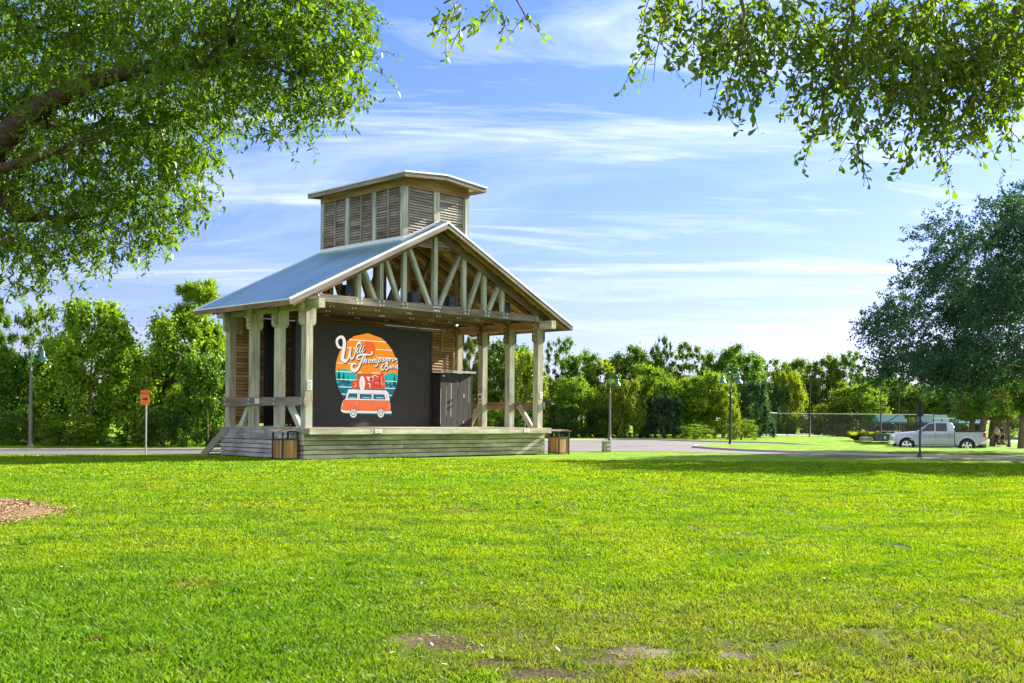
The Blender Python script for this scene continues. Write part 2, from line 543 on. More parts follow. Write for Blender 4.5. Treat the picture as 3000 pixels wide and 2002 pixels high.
def louvre(a, b, z0, mat):
    """Tilted boards between the points a and b of a wall line."""
    a, b = Vector(a), Vector(b); mb = MB(); d = (b - a).normalized(); out = Vector((d.y, -d.x, 0))
    z = 10.36
    while z > z0:
        up = (out * .75 + Vector((0, 0, 1))).normalized()
        jit = random.uniform(-.006, .006)
        p0 = Vector((a.x, a.y, z + jit)); p1 = Vector((b.x, b.y, z + jit + random.uniform(-.008, .008)))
        mb.beam(p0, p1, .024, .125, up=(-out * .62 + Vector((0, 0, 1))))
        z -= .105
    return mb.build('louvre_panel', mat, tower)
def fr(u, v, z0, sx=.035, sy=.05): 
    mb = MB(); mb.box((u - sx, v - sy, z0), (u + sx, v + sy, ZB0 - .002), rnd=random.random()); mb.build('mullion', M['grey'], tower)
pv = (TV1 - TV0 - p) / 3
for u, sgn, mt in ((TU0, -1, M['slat']), (TU1, 1, M['slat'])):
    for k in range(3):
        v0 = TV0 + p + k * pv; v1 = v0 + pv - p
        z0 = roofz(u) - .05; ui = u - sgn * .085
        vm = (v0 + v1) / 2
        for q0, q1 in ((v0 + .1, vm - .045), (vm + .045, v1)):
            louvre((ui, q1, 0) if sgn < 0 else (ui, q0, 0), (ui, q0, 0) if sgn < 0 else (ui, q1, 0), z0, mt)
        fr(u - sgn * .06, vm, z0, .05, .042); fr(u - sgn * .06, v0 + .05, z0, .05, .045)
for v, sgn in ((TV0, -1), (TV1, 1)):
    vi = v - sgn * .085
    for q0, q1 in ((TU0 + p + .09, MID - .16), (MID + .13, TU1 - p - .09)):
        louvre((q0, vi, 0) if sgn < 0 else (q1, vi, 0), (q1, vi, 0) if sgn < 0 else (q0, vi, 0), 8.25, M['slatf'])
    fr(TU0 + p + .045, v - sgn * .06, 8.3, .044, .05); fr(TU1 - p - .045, v - sgn * .06, 8.3, .044, .05)
# tower roof: low gable
TO, TVF, TVB = 2.115, -.565, 5.831
mb = MB()
for side in (-1, 1):
    ps = [(MID + side * TO, TVF, tz(MID + TO)), (MID, TVF, tz(MID)), (MID, TVF, tz(MID) - .02), (MID + side * TO, TVF, tz(MID + TO) - .02)]
    if side < 0: ps = ps[::-1]
    mb.prism(ps, (0, 1, 0), 0, TVB - TVF)
trf = mb.build('tower_roof', M['roof'], tower)
mb = MB()
for side in (-1, 1):
    mb.beam((MID + side * TO, TVF + .02, tz(MID + TO) - .12), (MID, TVF + .02, tz(MID) - .12), .035, .17, rnd=.5)
    mb.beam((MID + side * TO, TVB - .02, tz(MID + TO) - .12), (MID, TVB - .02, tz(MID) - .12), .035, .17, rnd=.5)
    mb.box((MID + side * (TO - .02) - .018, TVF + .04, tz(MID + TO) - .205), (MID + side * (TO - .02) + .018, TVB - .04, tz(MID + TO) - .04), rnd=.4)
mb.build('tower_fascia', M['grey'], tower)
mb = MB()
for side in (-1, 1):
    mb.beam((MID + side * (TO + .012), TVF - .01, tz(MID + TO) - .008), (MID, TVF - .01, tz(MID) - .008), .03, .062, rnd=.5)
    mb.box((MID + side * TO - .015, TVF + .006, tz(MID + TO) - .038), (MID + side * TO + .015, TVB, tz(MID + TO) + .022), rnd=.5)
mb.build('tower_trim', M['trim'], tower)
mb = MB()
for side in (-1, 1):                               # soffit boards slope with the roof
    k0, k1 = MID + side * (TO - .04), MID
    ps = [(k0, TVF + .04, tz(k0) - .06), (k1, TVF + .04, tz(k1) - .06), (k1, TVF + .04, tz(k1) - .045), (k0, TVF + .04, tz(k0) - .045)]
    if side < 0: ps = ps[::-1]
    mb.prism(ps, (0, 1, 0), 0, TVB - TVF - .08)
for k in range(7):
    v = TVF + .3 + k * .95
    for side in (-1, 1): mb.beam((MID + side * (TO - .05), v, tz(MID + TO) - .11), (MID, v, tz(MID) - .11), .045, .09)
for v in (TV0, TV1):                               # gable fill above the front and back beams
    s_ = 1 if v < 1 else -1
    mb.prism([(TU0, v, ZB1), (TU1, v, ZB1), (TU1, v, tz(TU1) - .07), (MID, v, tz(MID) - .07), (TU0, v, tz(TU0) - .07)], (0, s_, 0), .02, .06, rnd=.5)
for u in (TU0, TU1): mb.box((u - .02, TV0 + .07, ZB1), (u + .02, TV1 - .07, tz(u) - .065))
mb.build('tower_soffit', M['honey'], tower)
mb = MB(); fl = .2                                # flashing round the tower foot
for u, sg in ((TU0, -1), (TU1, 1)):
    z = roofz(u)
    mb.box((u - .014 if sg < 0 else u + .002, TV0 - .02, z - .06), (u - .002 if sg < 0 else u + .014, TV1 + .02, z + fl), rnd=.5)
    mb.beam((u + sg * .1, TV0 - .05, roofz(u + sg * .1) + .03), (u + sg * .1, TV1 + .05, roofz(u + sg * .1) + .03), .22, .012, up=(-sg * -SL * -1, 0, 1))
for side in (-1, 1):
    ps = [(MID + side * (MID - TU0 + .015), TV0 - .016, roofz(TU0) + .02), (MID, TV0 - .016, RZ + .02), (MID, TV0 - .016, RZ + .13), (MID + side * (MID - TU0 + .015), TV0 - .016, roofz(TU0) + .13)]
    if side > 0: ps = ps[::-1]
    mb.prism(ps, (0, 1, 0), -.002, .012, rnd=.5)
mb.build('tower_flashing', M['trim'], tower)

# back wall of half-round boards
mb = MB(); z = 1.26
while z < 5.62:
    cuts = [.32, random.uniform(2.2, 5), random.uniform(6, 9.5), 11.80]
    for a, b in zip(cuts, cuts[1:]):
        vs = []; h = .1285 if random.random() < .93 else .119
        ps = [(a, 5.30, z), (a, 5.262, z + .02), (a, 5.25, z + h / 2), (a, 5.262, z + h - .02), (a, 5.30, z + h)]
        L = b - a - .004; o = [random.uniform(0, 50) for _ in range(3)]
        P = [Vector(q) for q in ps] + [Vector(q) + Vector((L, 0, 0)) for q in ps]
        n = 5; fs = [(0, 1, 2, 3, 4), (9, 8, 7, 6, 5)] + [(i, i + 5, (i + 1) % 5 + 5, (i + 1) % 5) for i in range(5)]
        mb._add(P, fs, [(q.x + o[0], q.y + o[1], q.z + o[2]) for q in P], 0, None)
    z += .127
bw = mb.build('back_wall', M['honey'], stage)
mb = MB()
for u in (.33, 1.05, 4.0, 6.9, 9.6, 11.72): mb = MB(); mb.box((u - .05, 5.305, ZD), (u + .05, 5.36, 5.66)); mb.build('wall_stud', M['honey'], bw)
for q in (((11.80, 5.2, ZD), (11.86, 5.34, 5.66)), ((.2, 5.2, 4.72), (.62, 5.245, 5.5)), ((10.9, 5.2, 4.62), (11.0, 5.245, 5.6))): mb = MB(); mb.box(*q); mb.build('wall_trim', M['honey'], bw)
mb = MB(); mb.tube([(11.7, 5.19, 5.3), (11.62, 5.19, 5.05), (11.66, 5.19, 4.2), (11.66, 5.19, 2.2)], .014, 6); mb.build('conduit', M['bolt'], bw)

# side rails with braces
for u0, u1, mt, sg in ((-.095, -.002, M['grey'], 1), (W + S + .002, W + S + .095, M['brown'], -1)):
    mb = MB(); mb.box((u0, -.04, 1.95), (u1, 5.56, 2.26), rnd=.45); rl = mb.build('rail', mt, stage)
    for vc in VC if sg > 0 else ():
        for zz in (2.03, 2.17):
            mb = MB(); mb.box((u0 - .005, vc - .03, zz - .026), (u0 - .0005, vc + .03, zz + .026), rnd=.5); mb.build('bolt_plate', M['bolt'], rl)
    c = (u0 + u1) / 2 + sg * .19
    for va, vb in ((1.28, .5), (3.82, 4.5)):
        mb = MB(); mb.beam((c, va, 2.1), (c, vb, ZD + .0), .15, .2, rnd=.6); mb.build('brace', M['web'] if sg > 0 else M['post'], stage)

# steps down from the back left corner
mb = MB()
for u in (.02, 1.45): mb.beam((u, VS1 - .02, .93), (u, VS1 + 1.62, -.05), .05, .3, rnd=.4)
st = mb.build('stair_stringer', M['grey'], stage)
mb = MB()
for k in range(5): mb.box((.05, VS1 + .08 + k * .28, .86 - k * .19), (1.42, VS1 + .36 + k * .28, .9 - k * .19))
mb.build('stair_tread', M['grey'], st)
def hand_child(name, m, parent): return m.build(name, M['post'], parent)


# ------------------------------------------------------------------ writing
def text_mesh(name, body, size, mat, parent, origin, ex, ey, depth=.002, align='CENTER', bold=0.0):
    """Letters as flat mesh: origin is the middle of the line, ex/ey are the reading and the up direction."""
    cu = bpy.data.curves.new(name, 'FONT'); cu.body = body; cu.size = size; cu.align_x = align; cu.align_y = 'CENTER'
    cu.offset = bold
    o = bpy.data.objects.new(name, cu); COL.objects.link(o)
    dg = bpy.context.evaluated_depsgraph_get(); me = bpy.data.meshes.new_from_object(o.evaluated_get(dg))
    bpy.data.objects.remove(o); bpy.data.curves.remove(cu)
    ex, ey = Vector(ex).normalized(), Vector(ey).normalized(); ez = ex.cross(ey)
    for v in me.vertices: v.co = Vector(origin) + ex * v.co.x + ey * v.co.y + ez * depth
    me.name = name; me.materials.clear(); me.materials.append(mat)
    o = bpy.data.objects.new(name, me); COL.objects.link(o)
    if parent is not None: o.parent = parent
    return o


def notice(name, label, c, w, h, n, lines=7, world=False):
    """Paper notice with lines of small print, flat against the surface with outward normal n (stage coordinates)."""
    n = Vector(n).normalized(); ex = Vector((0, 0, 1)).cross(n).normalized(); c = Vector(c)
    r = thing(name, label, 'notice', to_world(*c), PHI, 'notices fixed to the bandstand')
    mb = MB(); mb.beam(-ex * w / 2 + n * .006, ex * w / 2 + n * .006, .008, h, up=(0, 0, 1), rnd=.5); mb.build('sheet', M['paper'], r)
    mb = MB()
    for k in range(lines):
        z = h * (.38 - .76 * k / (lines - 1)); l = w * (.78 if k else .5) * random.uniform(.85, 1)
        mb.beam(-ex * l / 2 + n * .0125 + Vector((0, 0, z)), ex * l / 2 + n * .0125 + Vector((0, 0, z)), .003, h * .05, rnd=.5)
    mb.build('print', M['ink'], r)
    return r


notice('notice_sheet', 'white notice on the front left column beside the screen', (.165, 0, 2.68), .2, .36, (0, -1, 0))
notice('notice_sheet', 'white notice on the dark left side rail', (-.096, 3.02, 2.12), .28, .2, (-1, 0, 0), 4)
notice('notice_sheet', 'white notice on the stage lip under the screen', (2.93, -.436, 1.035), .3, .15, (0, -1, 0), 4)
notice('notice_sheet', 'white notice near the right end of the stage lip', (10.77, -.436, 1.035), .3, .15, (0, -1, 0), 4)
notice('notice_sheet', 'white notice on the front right column', (W + .19, 0, 2.55), .17, .3, (0, -1, 0), 5)
# red topped camera notice on the second column of the right side
c3 = on_v(1405.5, 1160, 0); cu3 = W - .001
t_ = to_world(cu3, VC[2], 2.55)
r = thing('warning_notice', 'red topped white surveillance notice on a right side column behind the cabinet', 'notice', t_, PHI)
mb = MB(); mb.box((-.008, -.13, -.33), (0, .13, .12), rnd=.5); mb.build('sheet', M['paper'], r)
mb = MB(); mb.box((-.012, -.13, .12), (0, .13, .29), rnd=.5); mb.build('header', paint('notice_red', (.5, .02, .03), .5), r)
text_mesh('lettering', 'NO', .15, M['paper'], r, (-.012, 0, .2), (0, -1, 0), (0, 0, 1), .003, bold=.004)
mb = MB(); mb.box((-.011, -.07, -.1), (-.008, .05, .02), rnd=.5); mb.box((-.011, .05, -.13), (-.008, .09, -.02), rnd=.5); mb.box((-.011, -.1, -.27), (-.008, .1, -.24)); mb.box((-.011, -.1, -.21), (-.008, .1, -.18))
mb.build('camera_symbol', M['black'], r)

# ------------------------------------------------------------------ things on the stage
SV = 3.5
scr = thing('video_screen', 'large black video wall showing a round band logo with an orange camper van', 'screen', (BX, BY, 0), PHI)
mb = MB()
mb.box((1.89, SV, ZD + .004), (8.88, SV + .28, 5.27), rnd=.5)
mb.box((1.89, SV - .03, ZD + .004), (8.88, SV, 1.35), rnd=.5); mb.box((1.89, SV - .03, 5.13), (8.88, SV, 5.27), rnd=.5)
mb.box((8.76, SV - .03, 1.35), (8.88, SV, 5.13), rnd=.5)
mb.build('frame', M['black'], scr)
m = N('led_panel'); pos = m.n('ShaderNodeTexCoord').outputs['Object']
br = m.n('ShaderNodeTexBrick'); br.offset = 0; br.inputs['Scale'].default_value = 1.0; br.inputs['Brick Width'].default_value = .5; br.inputs['Row Height'].default_value = .125; br.inputs['Mortar Size'].default_value = .004
sw = m.n('ShaderNodeSeparateXYZ'); m.l(pos, sw.inputs[0]); cb = m.n('ShaderNodeCombineXYZ'); m.l(sw.outputs[0], cb.inputs[0]); m.l(sw.outputs[2], cb.inputs[1])
m.l(cb.outputs[0], br.inputs['Vector']); br.inputs['Color1'].default_value = (.034, .032, .0325, 1); br.inputs['Color2'].default_value = (.040, .037, .0375, 1); br.inputs['Mortar'].default_value = (.022, .021, .021, 1)
m.principled(br.outputs['Color'], .62, 0, None, .3); M['led'] = m.mat
mb = MB(); mb.box((1.90, SV - .012, 1.352), (8.758, SV - .001, 5.128), rnd=.5); mb.build('panel', M['led'], scr)
LED = 1.0
ART = {}
def led(name, r, g, b):
    c = srgb(r, g, b); k = LED * .92 / 2 ** EXPO; ART[name] = len(ART)
    m = N('led_' + name); e = m.n('ShaderNodeEmission'); e.inputs['Color'].default_value = (*c, 1); e.inputs['Strength'].default_value = k
    p = m.n('ShaderNodeBsdfDiffuse'); p.inputs['Color'].default_value = (.03, .03, .03, 1)
    a = m.n('ShaderNodeAddShader'); m.l(e.outputs[0], a.inputs[0]); m.l(p.outputs[0], a.inputs[1]); m.l(a.outputs[0], m.out.inputs['Surface'])
    return m.mat
AM = [led(*a) for a in (('orange', 255, 153, 36), ('red', 255, 108, 46), ('teal', 24, 190, 180), ('deep', 8, 116, 140), ('white', 250, 246, 236), ('van', 255, 122, 66), ('ink', 18, 60, 78), ('luggage', 238, 84, 50), ('black', 20, 24, 30), ('hub', 190, 190, 180))]
art = MB(); LAY = [0]
def A(px, py):
    """Plane coordinates on the screen of a spot measured on the photo's 4x enlargement."""
    p = on_v(900 + px * .25510, 900 + py * .25510, SV - .012); return (p.x, p.z)
def layer(poly, col, dz=.0012):
    LAY[0] += 1; y = SV - .014 - LAY[0] * .00005
    art._add([(u, y, z) for u, z in poly], [list(range(len(poly)))], [(u, 0, z) for u, z in poly], ART[col], .5)
def strip(pts, col, close=False):
    """pts: (px,py,half width px). A ribbon of quads with round ends."""
    P = [(*A(x, y), hw * .00357 * 1.0) for x, y, hw in pts]
    # smooth by Catmull-Rom
    Q = []
    for i in range(len(P) - 1):
        p0, p1, p2, p3 = P[max(i - 1, 0)], P[i], P[i + 1], P[min(i + 2, len(P) - 1)]
        for t in np.linspace(0, 1, 6, endpoint=False):
            Q.append(tuple(.5 * (2 * b + (c - a) * t + (2 * a - 5 * b + 4 * c - d) * t * t + (3 * b - a - 3 * c + d) * t ** 3) for a, b, c, d in zip(p0, p1, p2, p3)))
    Q.append(P[-1]); LAY[0] += 1; y = SV - .014 - LAY[0] * .00005
    vs, fs = [], []
    for i, (u, z, hw) in enumerate(Q):
        a = Q[max(i - 1, 0)]; b = Q[min(i + 1, len(Q) - 1)]; dx, dz = b[0] - a[0], b[1] - a[1]; L = math.hypot(dx, dz) or 1
        vs += [(u - dz / L * hw, y, z + dx / L * hw), (u + dz / L * hw, y, z - dx / L * hw)]
        if i: k = 2 * i; fs.append((k - 2, k - 1, k + 1, k))
    art._add(vs, fs, vs, ART[col], .5)
    for (u, z, hw) in (Q[0], Q[-1]):
        layer([(u + hw * math.cos(t), z + hw * math.sin(t)) for t in np.linspace(0, 2 * math.pi, 13)[:-1]], col)
def disc(cx, cz, r, col, rz=None, n=40): layer([(cx + r * math.cos(t), cz + (rz or r) * math.sin(t)) for t in np.linspace(0, 2 * math.pi, n + 1)[:-1]], col)
CX, CZ, CR, CLO = 5.39, 3.40, 1.6, 2.33
def chord(z): return math.sqrt(max(CR * CR - (z - CZ) ** 2, 0))
def band(z0, z1, col, top=None):
    """Part of the disc between two heights; top: hill line instead of the upper edge."""
    zs = np.linspace(z0, z1, 14)
    right = [(CX + chord(z), z) for z in zs]; left = [(CX - chord(z), z) for z in zs[::-1]]
    layer(right + (top or []) + left, col)
band(2.9, CZ + CR, 'orange'); disc(CX + .06, 4.36, .345, 'red')
hz = 3.18
def hills(z0, pts, col):
    zs = np.linspace(CLO, z0, 12)
    layer([(CX + chord(z), z) for z in zs] + [(CX + a, b) for a, b in pts] + [(CX - chord(z), z) for z in zs[::-1]], col)
hills(3.36, [(1.35, 3.44), (1.1, 3.4), (.8, 3.26), (.55, 3.2), (.2, 3.08), (-.1, 3.02), (-.5, 3.2), (-.85, 3.42), (-1.1, 3.5), (-1.4, 3.46)], 'teal')
hills(2.88, [(1.3, 2.92), (.9, 2.96), (.4, 2.9), (0, 2.93), (-.4, 2.9), (-.9, 3.0), (-1.3, 3.05)], 'deep')
for x, z, h in ((-1.43, 3.0, .52), (-1.2, 2.95, .42), (-.98, 2.92, .3), (.1, 2.9, .42), (-.42, 2.9, .3), (.95, 2.84, .36), (1.2, 2.84, .26), (1.42, 2.86, .5), (.55, 2.9, .2), (-.75, 2.9, .2)):
    for k in range(4):
        b = z + h * k * .22; ww = h * (.24 - .05 * k)
        layer([(CX + x - ww, b), (CX + x + ww, b), (CX + x, b + h * .36)], 'ink')
for _ in range(46):                                # flecks on the lake
    x = random.choice([random.uniform(-1.3, -.5), random.uniform(.75, 1.4)]); z = random.uniform(2.72, 2.86); ww = random.uniform(.02, .08)
    layer([(CX + x - ww, z), (CX + x + ww, z), (CX + x + ww, z + .018), (CX + x - ww, z + .018)], 'teal')
for z, x0, x1 in ((4.69, -1, 1), (4.36, .42, 1), (4.36, -1, -.45), (4.03, .42, 1), (3.72, -1, -.78), (3.38, -1, -.3), (3.38, .2, .75), (3.06, -1, 1), (2.76, -1, 1), (2.47, -1, 1)):
    c = chord(z) - .01; a = CX + (-c if x0 == -1 else x0); b = CX + (c if x1 == 1 else x1)
    layer([(a, z - .017), (b, z - .017), (b, z + .017), (a, z + .017)], 'white')
# luggage heap
def poly(pts, col): layer([A(x, y) for x, y in pts], col)
poly([(510, 870), (530, 842), (575, 835), (565, 775), (700, 770), (740, 772), (835, 780), (838, 752), (866, 750), (880, 800), (897, 870), (900, 925), (880, 940), (520, 935), (510, 905)], 'luggage')
poly([(676, 800), (756, 803), (756, 850), (700, 846)], 'white'); 
u, z = A(733, 827); disc(u, z, .085, 'luggage'); disc(u, z, .05, 'black')
for a in ([(565, 775, 2), (700, 775, 2), (830, 783, 2)], [(700, 870, 2.5), (700, 935, 2.5)], [(765, 800, 2), (765, 935, 2)], [(770, 850, 2), (880, 850, 2)], [(830, 790, 2.5), (826, 860, 2.5), (838, 935, 2)], [(775, 905, 4), (825, 912, 4)], [(770, 800, 2), (800, 785, 3), (820, 815, 2)]): strip(a, 'black')
for a in ([(545, 865, 3), (560, 900, 3), (540, 915, 3)], [(700, 880, 6), (718, 882, 6), (716, 925, 6)], [(850, 800, 2), (856, 870, 3), (870, 900, 3)], [(780, 870, 2), (815, 872, 2)], [(745, 800, 4), (780, 786, 5), (815, 805, 3)], [(880, 860, 2), (893, 900, 2)]): strip(a, 'white')
u, z = A(630, 875); disc(u, z, .165, 'black', .325); disc(u, z, .15, 'white', .305); strip([(622, 840, 1.5), (640, 925, 1.5)], 'black')
# camper van
poly([(470, 945), (905, 958), (930, 985), (945, 1060), (955, 1200), (965, 1225), (440, 1215), (388, 1195), (385, 1170), (398, 1120), (412, 1075), (440, 1050), (455, 1000)], 'white')
poly([(418, 1066), (945, 1076), (952, 1130), (955, 1200), (900, 1200), (400, 1188), (388, 1170), (402, 1115)], 'van')
for p in ([(474, 1000), (490, 992), (572, 993), (574, 1052), (462, 1050)], [(602, 998), (738, 1001), (737, 1058), (602, 1054)], [(758, 1002), (885, 1004), (896, 1062), (758, 1059)]):
    poly(p, 'ink'); cx_ = sum(q[0] for q in p) / len(p); cy_ = sum(q[1] for q in p) / len(p)
    poly([(cx_ + (q[0] - cx_) * .86, cy_ + (q[1] - cy_) * .82) for q in p], 'deep'); poly([(cx_ - 35, 1038), (cx_ + 50, 1040), (cx_ + 50, 1046), (cx_ - 35, 1044)], 'white')
for a in ([(590, 945, 1.3), (590, 1200, 1.3)], [(750, 952, 1.3), (748, 1200, 1.3)], [(868, 958, 1.3), (868, 985, 1.3)], [(418, 1066, 1.5), (945, 1076, 1.5)], [(470, 990, 1), (905, 995, 1)], [(452, 1190, 1.5), (475, 1155, 1.5), (530, 1145, 1.5), (580, 1165, 1.5), (590, 1195, 1.5)], [(785, 1195, 1.5), (800, 1165, 1.5), (850, 1158, 1.5), (890, 1175, 1.5), (905, 1200, 1.5)]): strip(a, 'ink')
for k in range(4): poly([(908, 1005 + 13 * k), (918, 1005 + 13 * k), (919, 1012 + 13 * k), (909, 1012 + 13 * k)], 'ink')
poly([(388, 1180), (470, 1196), (900, 1204), (966, 1196), (966, 1228), (900, 1222), (440, 1218), (395, 1205)], 'white'); poly([(425, 1216), (965, 1222), (962, 1236), (800, 1234), (450, 1226)], 'deep')
poly([(560, 1094), (580, 1094), (580, 1099), (560, 1099)], 'white'); strip([(403, 1108, 4), (401, 1130, 4)], 'white'); strip([(948, 1105, 3), (950, 1170, 3)], 'white'); strip([(428, 1030, 7), (440, 1040, 7)], 'ink')
for wx in (528, 843):
    u, z = A(wx, 1222)
    for r_, c_ in ((.195, 'deep'), (.165, 'white'), (.115, 'ink'), (.1, 'hub'), (.05, 'white')): disc(u, z, r_, c_)
# hand drawn lettering, dark edge first
def word(strokes):
    for s in strokes: strip([(x + 7, y + 9, w + 3) for x, y, w in s], 'black')
    for s in strokes: strip(s, 'white')
word([[(398, 466, 8), (365, 462, 16), (342, 425, 17), (342, 375, 16), (375, 345, 15), (408, 352, 18), (425, 400, 22), (420, 470, 24), (405, 550, 24), (405, 600, 24), (435, 622, 20), (462, 600, 12), (480, 540, 9), (500, 465, 8)],
      [(502, 462, 9), (492, 530, 11), (494, 582, 12), (518, 592, 10), (542, 545, 7), (560, 470, 7), (575, 425, 10), (600, 408, 12), (610, 425, 9)],
      [(580, 472, 8), (566, 512, 8), (575, 528, 6), (590, 515, 4)], [(622, 440, 7), (600, 500, 8), (604, 524, 6), (618, 512, 4)], [(650, 445, 7), (628, 500, 8), (634, 522, 6), (660, 488, 4)]])
word([[(738, 520, 14), (748, 538, 8), (720, 550, 8), (670, 545, 10), (610, 548, 12), (576, 566, 12), (572, 592, 10), (598, 604, 7)],
      [(648, 548, 10), (630, 600, 11), (600, 665, 14), (570, 715, 18), (535, 732, 20), (508, 705, 18), (510, 665, 14), (545, 648, 9), (560, 665, 7)],
      [(668, 560, 7), (640, 648, 8)], [(648, 628, 5), (672, 600, 6), (678, 618, 7), (664, 640, 7), (684, 640, 4)],
      [(716, 604, 7), (700, 620, 7), (706, 640, 6), (724, 632, 7), (726, 608, 6), (716, 604, 5), (745, 615, 3)],
      [(752, 600, 6), (742, 640, 7)], [(748, 618, 4), (766, 600, 6), (768, 615, 6), (760, 640, 6)], [(768, 615, 4), (786, 600, 6), (790, 614, 6), (782, 638, 6), (800, 632, 4)],
      [(822, 590, 6), (812, 630, 7), (800, 670, 8), (778, 682, 6)], [(818, 606, 5), (836, 588, 6), (846, 604, 7), (832, 628, 6), (816, 622, 4)],
      [(858, 620, 4), (880, 582, 6), (872, 598, 5), (886, 612, 7), (872, 626, 6), (858, 620, 5)],
      [(920, 590, 7), (902, 604, 7), (906, 622, 6), (926, 618, 7), (930, 596, 6), (920, 590, 5), (946, 600, 3)],
      [(955, 588, 6), (946, 624, 7)], [(952, 604, 4), (974, 586, 6), (980, 602, 7), (972, 622, 6), (990, 616, 4), (1030, 590, 5)], [(1010, 584, 5), (1026, 610, 6), (1032, 640, 5)]])
word([[(872, 660, 6), (852, 680, 9), (848, 712, 9), (870, 724, 6), (890, 690, 6), (908, 640, 7)], [(880, 650, 5), (905, 636, 6), (922, 648, 7), (910, 670, 6), (896, 678, 4), (918, 682, 6), (924, 705, 7), (906, 724, 7), (890, 714, 4)],
      [(952, 674, 6), (938, 688, 6), (942, 702, 5), (956, 694, 6), (958, 676, 5), (962, 702, 4)], [(976, 672, 5), (970, 702, 6)], [(974, 686, 3), (990, 670, 5), (994, 684, 6), (990, 704, 4)],
      [(1020, 676, 6), (1006, 690, 6), (1012, 704, 5), (1028, 690, 5), (1036, 655, 6), (1032, 700, 6), (1040, 716, 4)]])
art.build('artwork', AM, scr)

# storage cabinet beside the screen
cab = thing('storage_cabinet', 'charcoal plank cabinet with grey sloping lid standing right of the screen', 'cabinet', (BX, BY, 0), PHI)
mb = MB(); u = 8.96; wds = [.34, .3, .33, .38, .3, .17]; C0 = 3.0
for wd in wds:
    mb.box((u + .006, C0, ZD + .005), (u + wd - .006, C0 + .02, 3.49)); u += wd
mb.box((8.94, C0 - .004, ZD + .005), (8.96, C0 + .62, 3.49), rnd=.3); mb.box((10.78, C0 - .004, ZD + .005), (10.80, C0 + .62, 3.49)); mb.box((8.96, C0 + .6, ZD + .005), (10.78, C0 + .62, 3.49)); mb.box((8.965, C0 + .03, ZD + .005), (10.775, C0 + .04, 3.48), rnd=0)
mb.build('carcass', M['shed'], cab)
mb = MB(); mb.prism([(8.86, C0 - .12, 3.51), (8.86, C0 + .7, 3.56), (8.86, C0 + .7, 3.64), (8.86, C0 - .12, 3.60)], (1, 0, 0), 0, 2.06, rnd=.5); mb.build('lid', paint('lid_grey', (.34, .36, .38), .5), cab)
mb = MB(); mb.box((9.6, C0 - .035, 2.28), (9.66, C0 - .002, 2.38)); mb.box((9.6, C0 - .04, 2.02), (9.66, C0 - .002, 2.1)); mb.build('latch', M['black'], cab)
mb = MB()
for uu, z0, z1, ww in ((9.555, 1.6, 3.05, .012), (9.27, 1.6, 2.9, .006), (8.963, 1.3, 2.8, .006), (9.93, 2.9, 3.15, .005), (10.31, 2.45, 2.6, .02), (10.31, 1.3, 1.42, .02), (10.6, 2.2, 3.3, .006)):
    mb.box((uu - ww, C0 - .005, z0), (uu + ww, C0 + .018, z1), rnd=.5)
mb.build('hinge_and_highlight', M['bolt'], cab)  # short hinges, plus long pale strips standing for highlights along the planks
mb = MB(); mb.box((8.925, C0 + .2, 1.6), (8.938, C0 + .42, 1.88)); mb.build('vent', M['black'], cab)
mb = MB(); mb.lathe([(.045, 0), (.05, .03), (.03, .07)], (9.08, C0 - .07, 3.36), 10, axis='y'); mb.build('camera', M['bolt'], cab)

# black stage curtain left of the screen
V, F = [], []; nx = 60
for i in range(nx + 1):
    u = .95 + (1.86 - .95) * i / nx; v = 4.2 + .05 * math.sin(i * 1.1) + .02 * math.sin(i * 2.3)
    V += [(u, v, ZD + .02), (u, v, 5.3)]
    if i: F.append((2 * i - 2, 2 * i, 2 * i + 1, 2 * i - 1))
cur = np_mesh('stage_curtain', V, F, paint('black_cloth', (.012, .013, .016), .9))
cur.location = (BX, BY, 0); cur.rotation_euler = (0, 0, PHI); cur.modifiers.new('thick', 'SOLIDIFY').thickness = .01
tag(cur, 'black curtain hanging in folds between the back wall and the left end of the screen', 'curtain')

# loudspeakers in the front truss
blue = paint('speaker_grille', (.045, .08, .115), .55)
spk = []
for k, (px, py, lab) in enumerate(((1024.5, 841, 'leftmost dark loudspeaker in the front truss under the low roof edge'), (1218, 865, 'dark loudspeaker in the front truss left of the king post'),
                                   (1326, 879, 'dark loudspeaker in the front truss right of the king post'), (1485, 891, 'rightmost dark loudspeaker in the front truss against the plank ceiling'))):
    p = on_v(px, py, .62); q = to_world(p.x, p.y, 5.98)
    if k == 0:
        s = thing('loudspeaker', lab, 'loudspeaker', q, PHI, 'loudspeakers in the front truss')
        mb = MB(); hw, hd, zt = .2, .33, .5
        poly3 = [(-hw, 0, .055), (hw, 0, .055), (hw * .78, hd, .055), (-hw * .78, hd, .055)]
        mb.prism(poly3, (0, 0, 1), 0, zt - .05, rnd=.3); mb.build('cabinet', M['black'], s)
        mb = MB(); mb.box((-hw + .012, -.014, .065), (hw - .012, -.001, zt - .01), rnd=.5); mb.build('grille', blue, s)
        mb = MB(); mb.box((-.018, -.019, .1), (.018, -.0145, .15), rnd=.5); mb.build('badge', M['bolt'], s)
        mb = MB(); mb.box((-.14, -.42, .0), (.14, .3, .054), rnd=.6); mb.build('block', M['honey'], s)
        spk.append(s)
    else: dup(spk[0], q, PHI, lab)
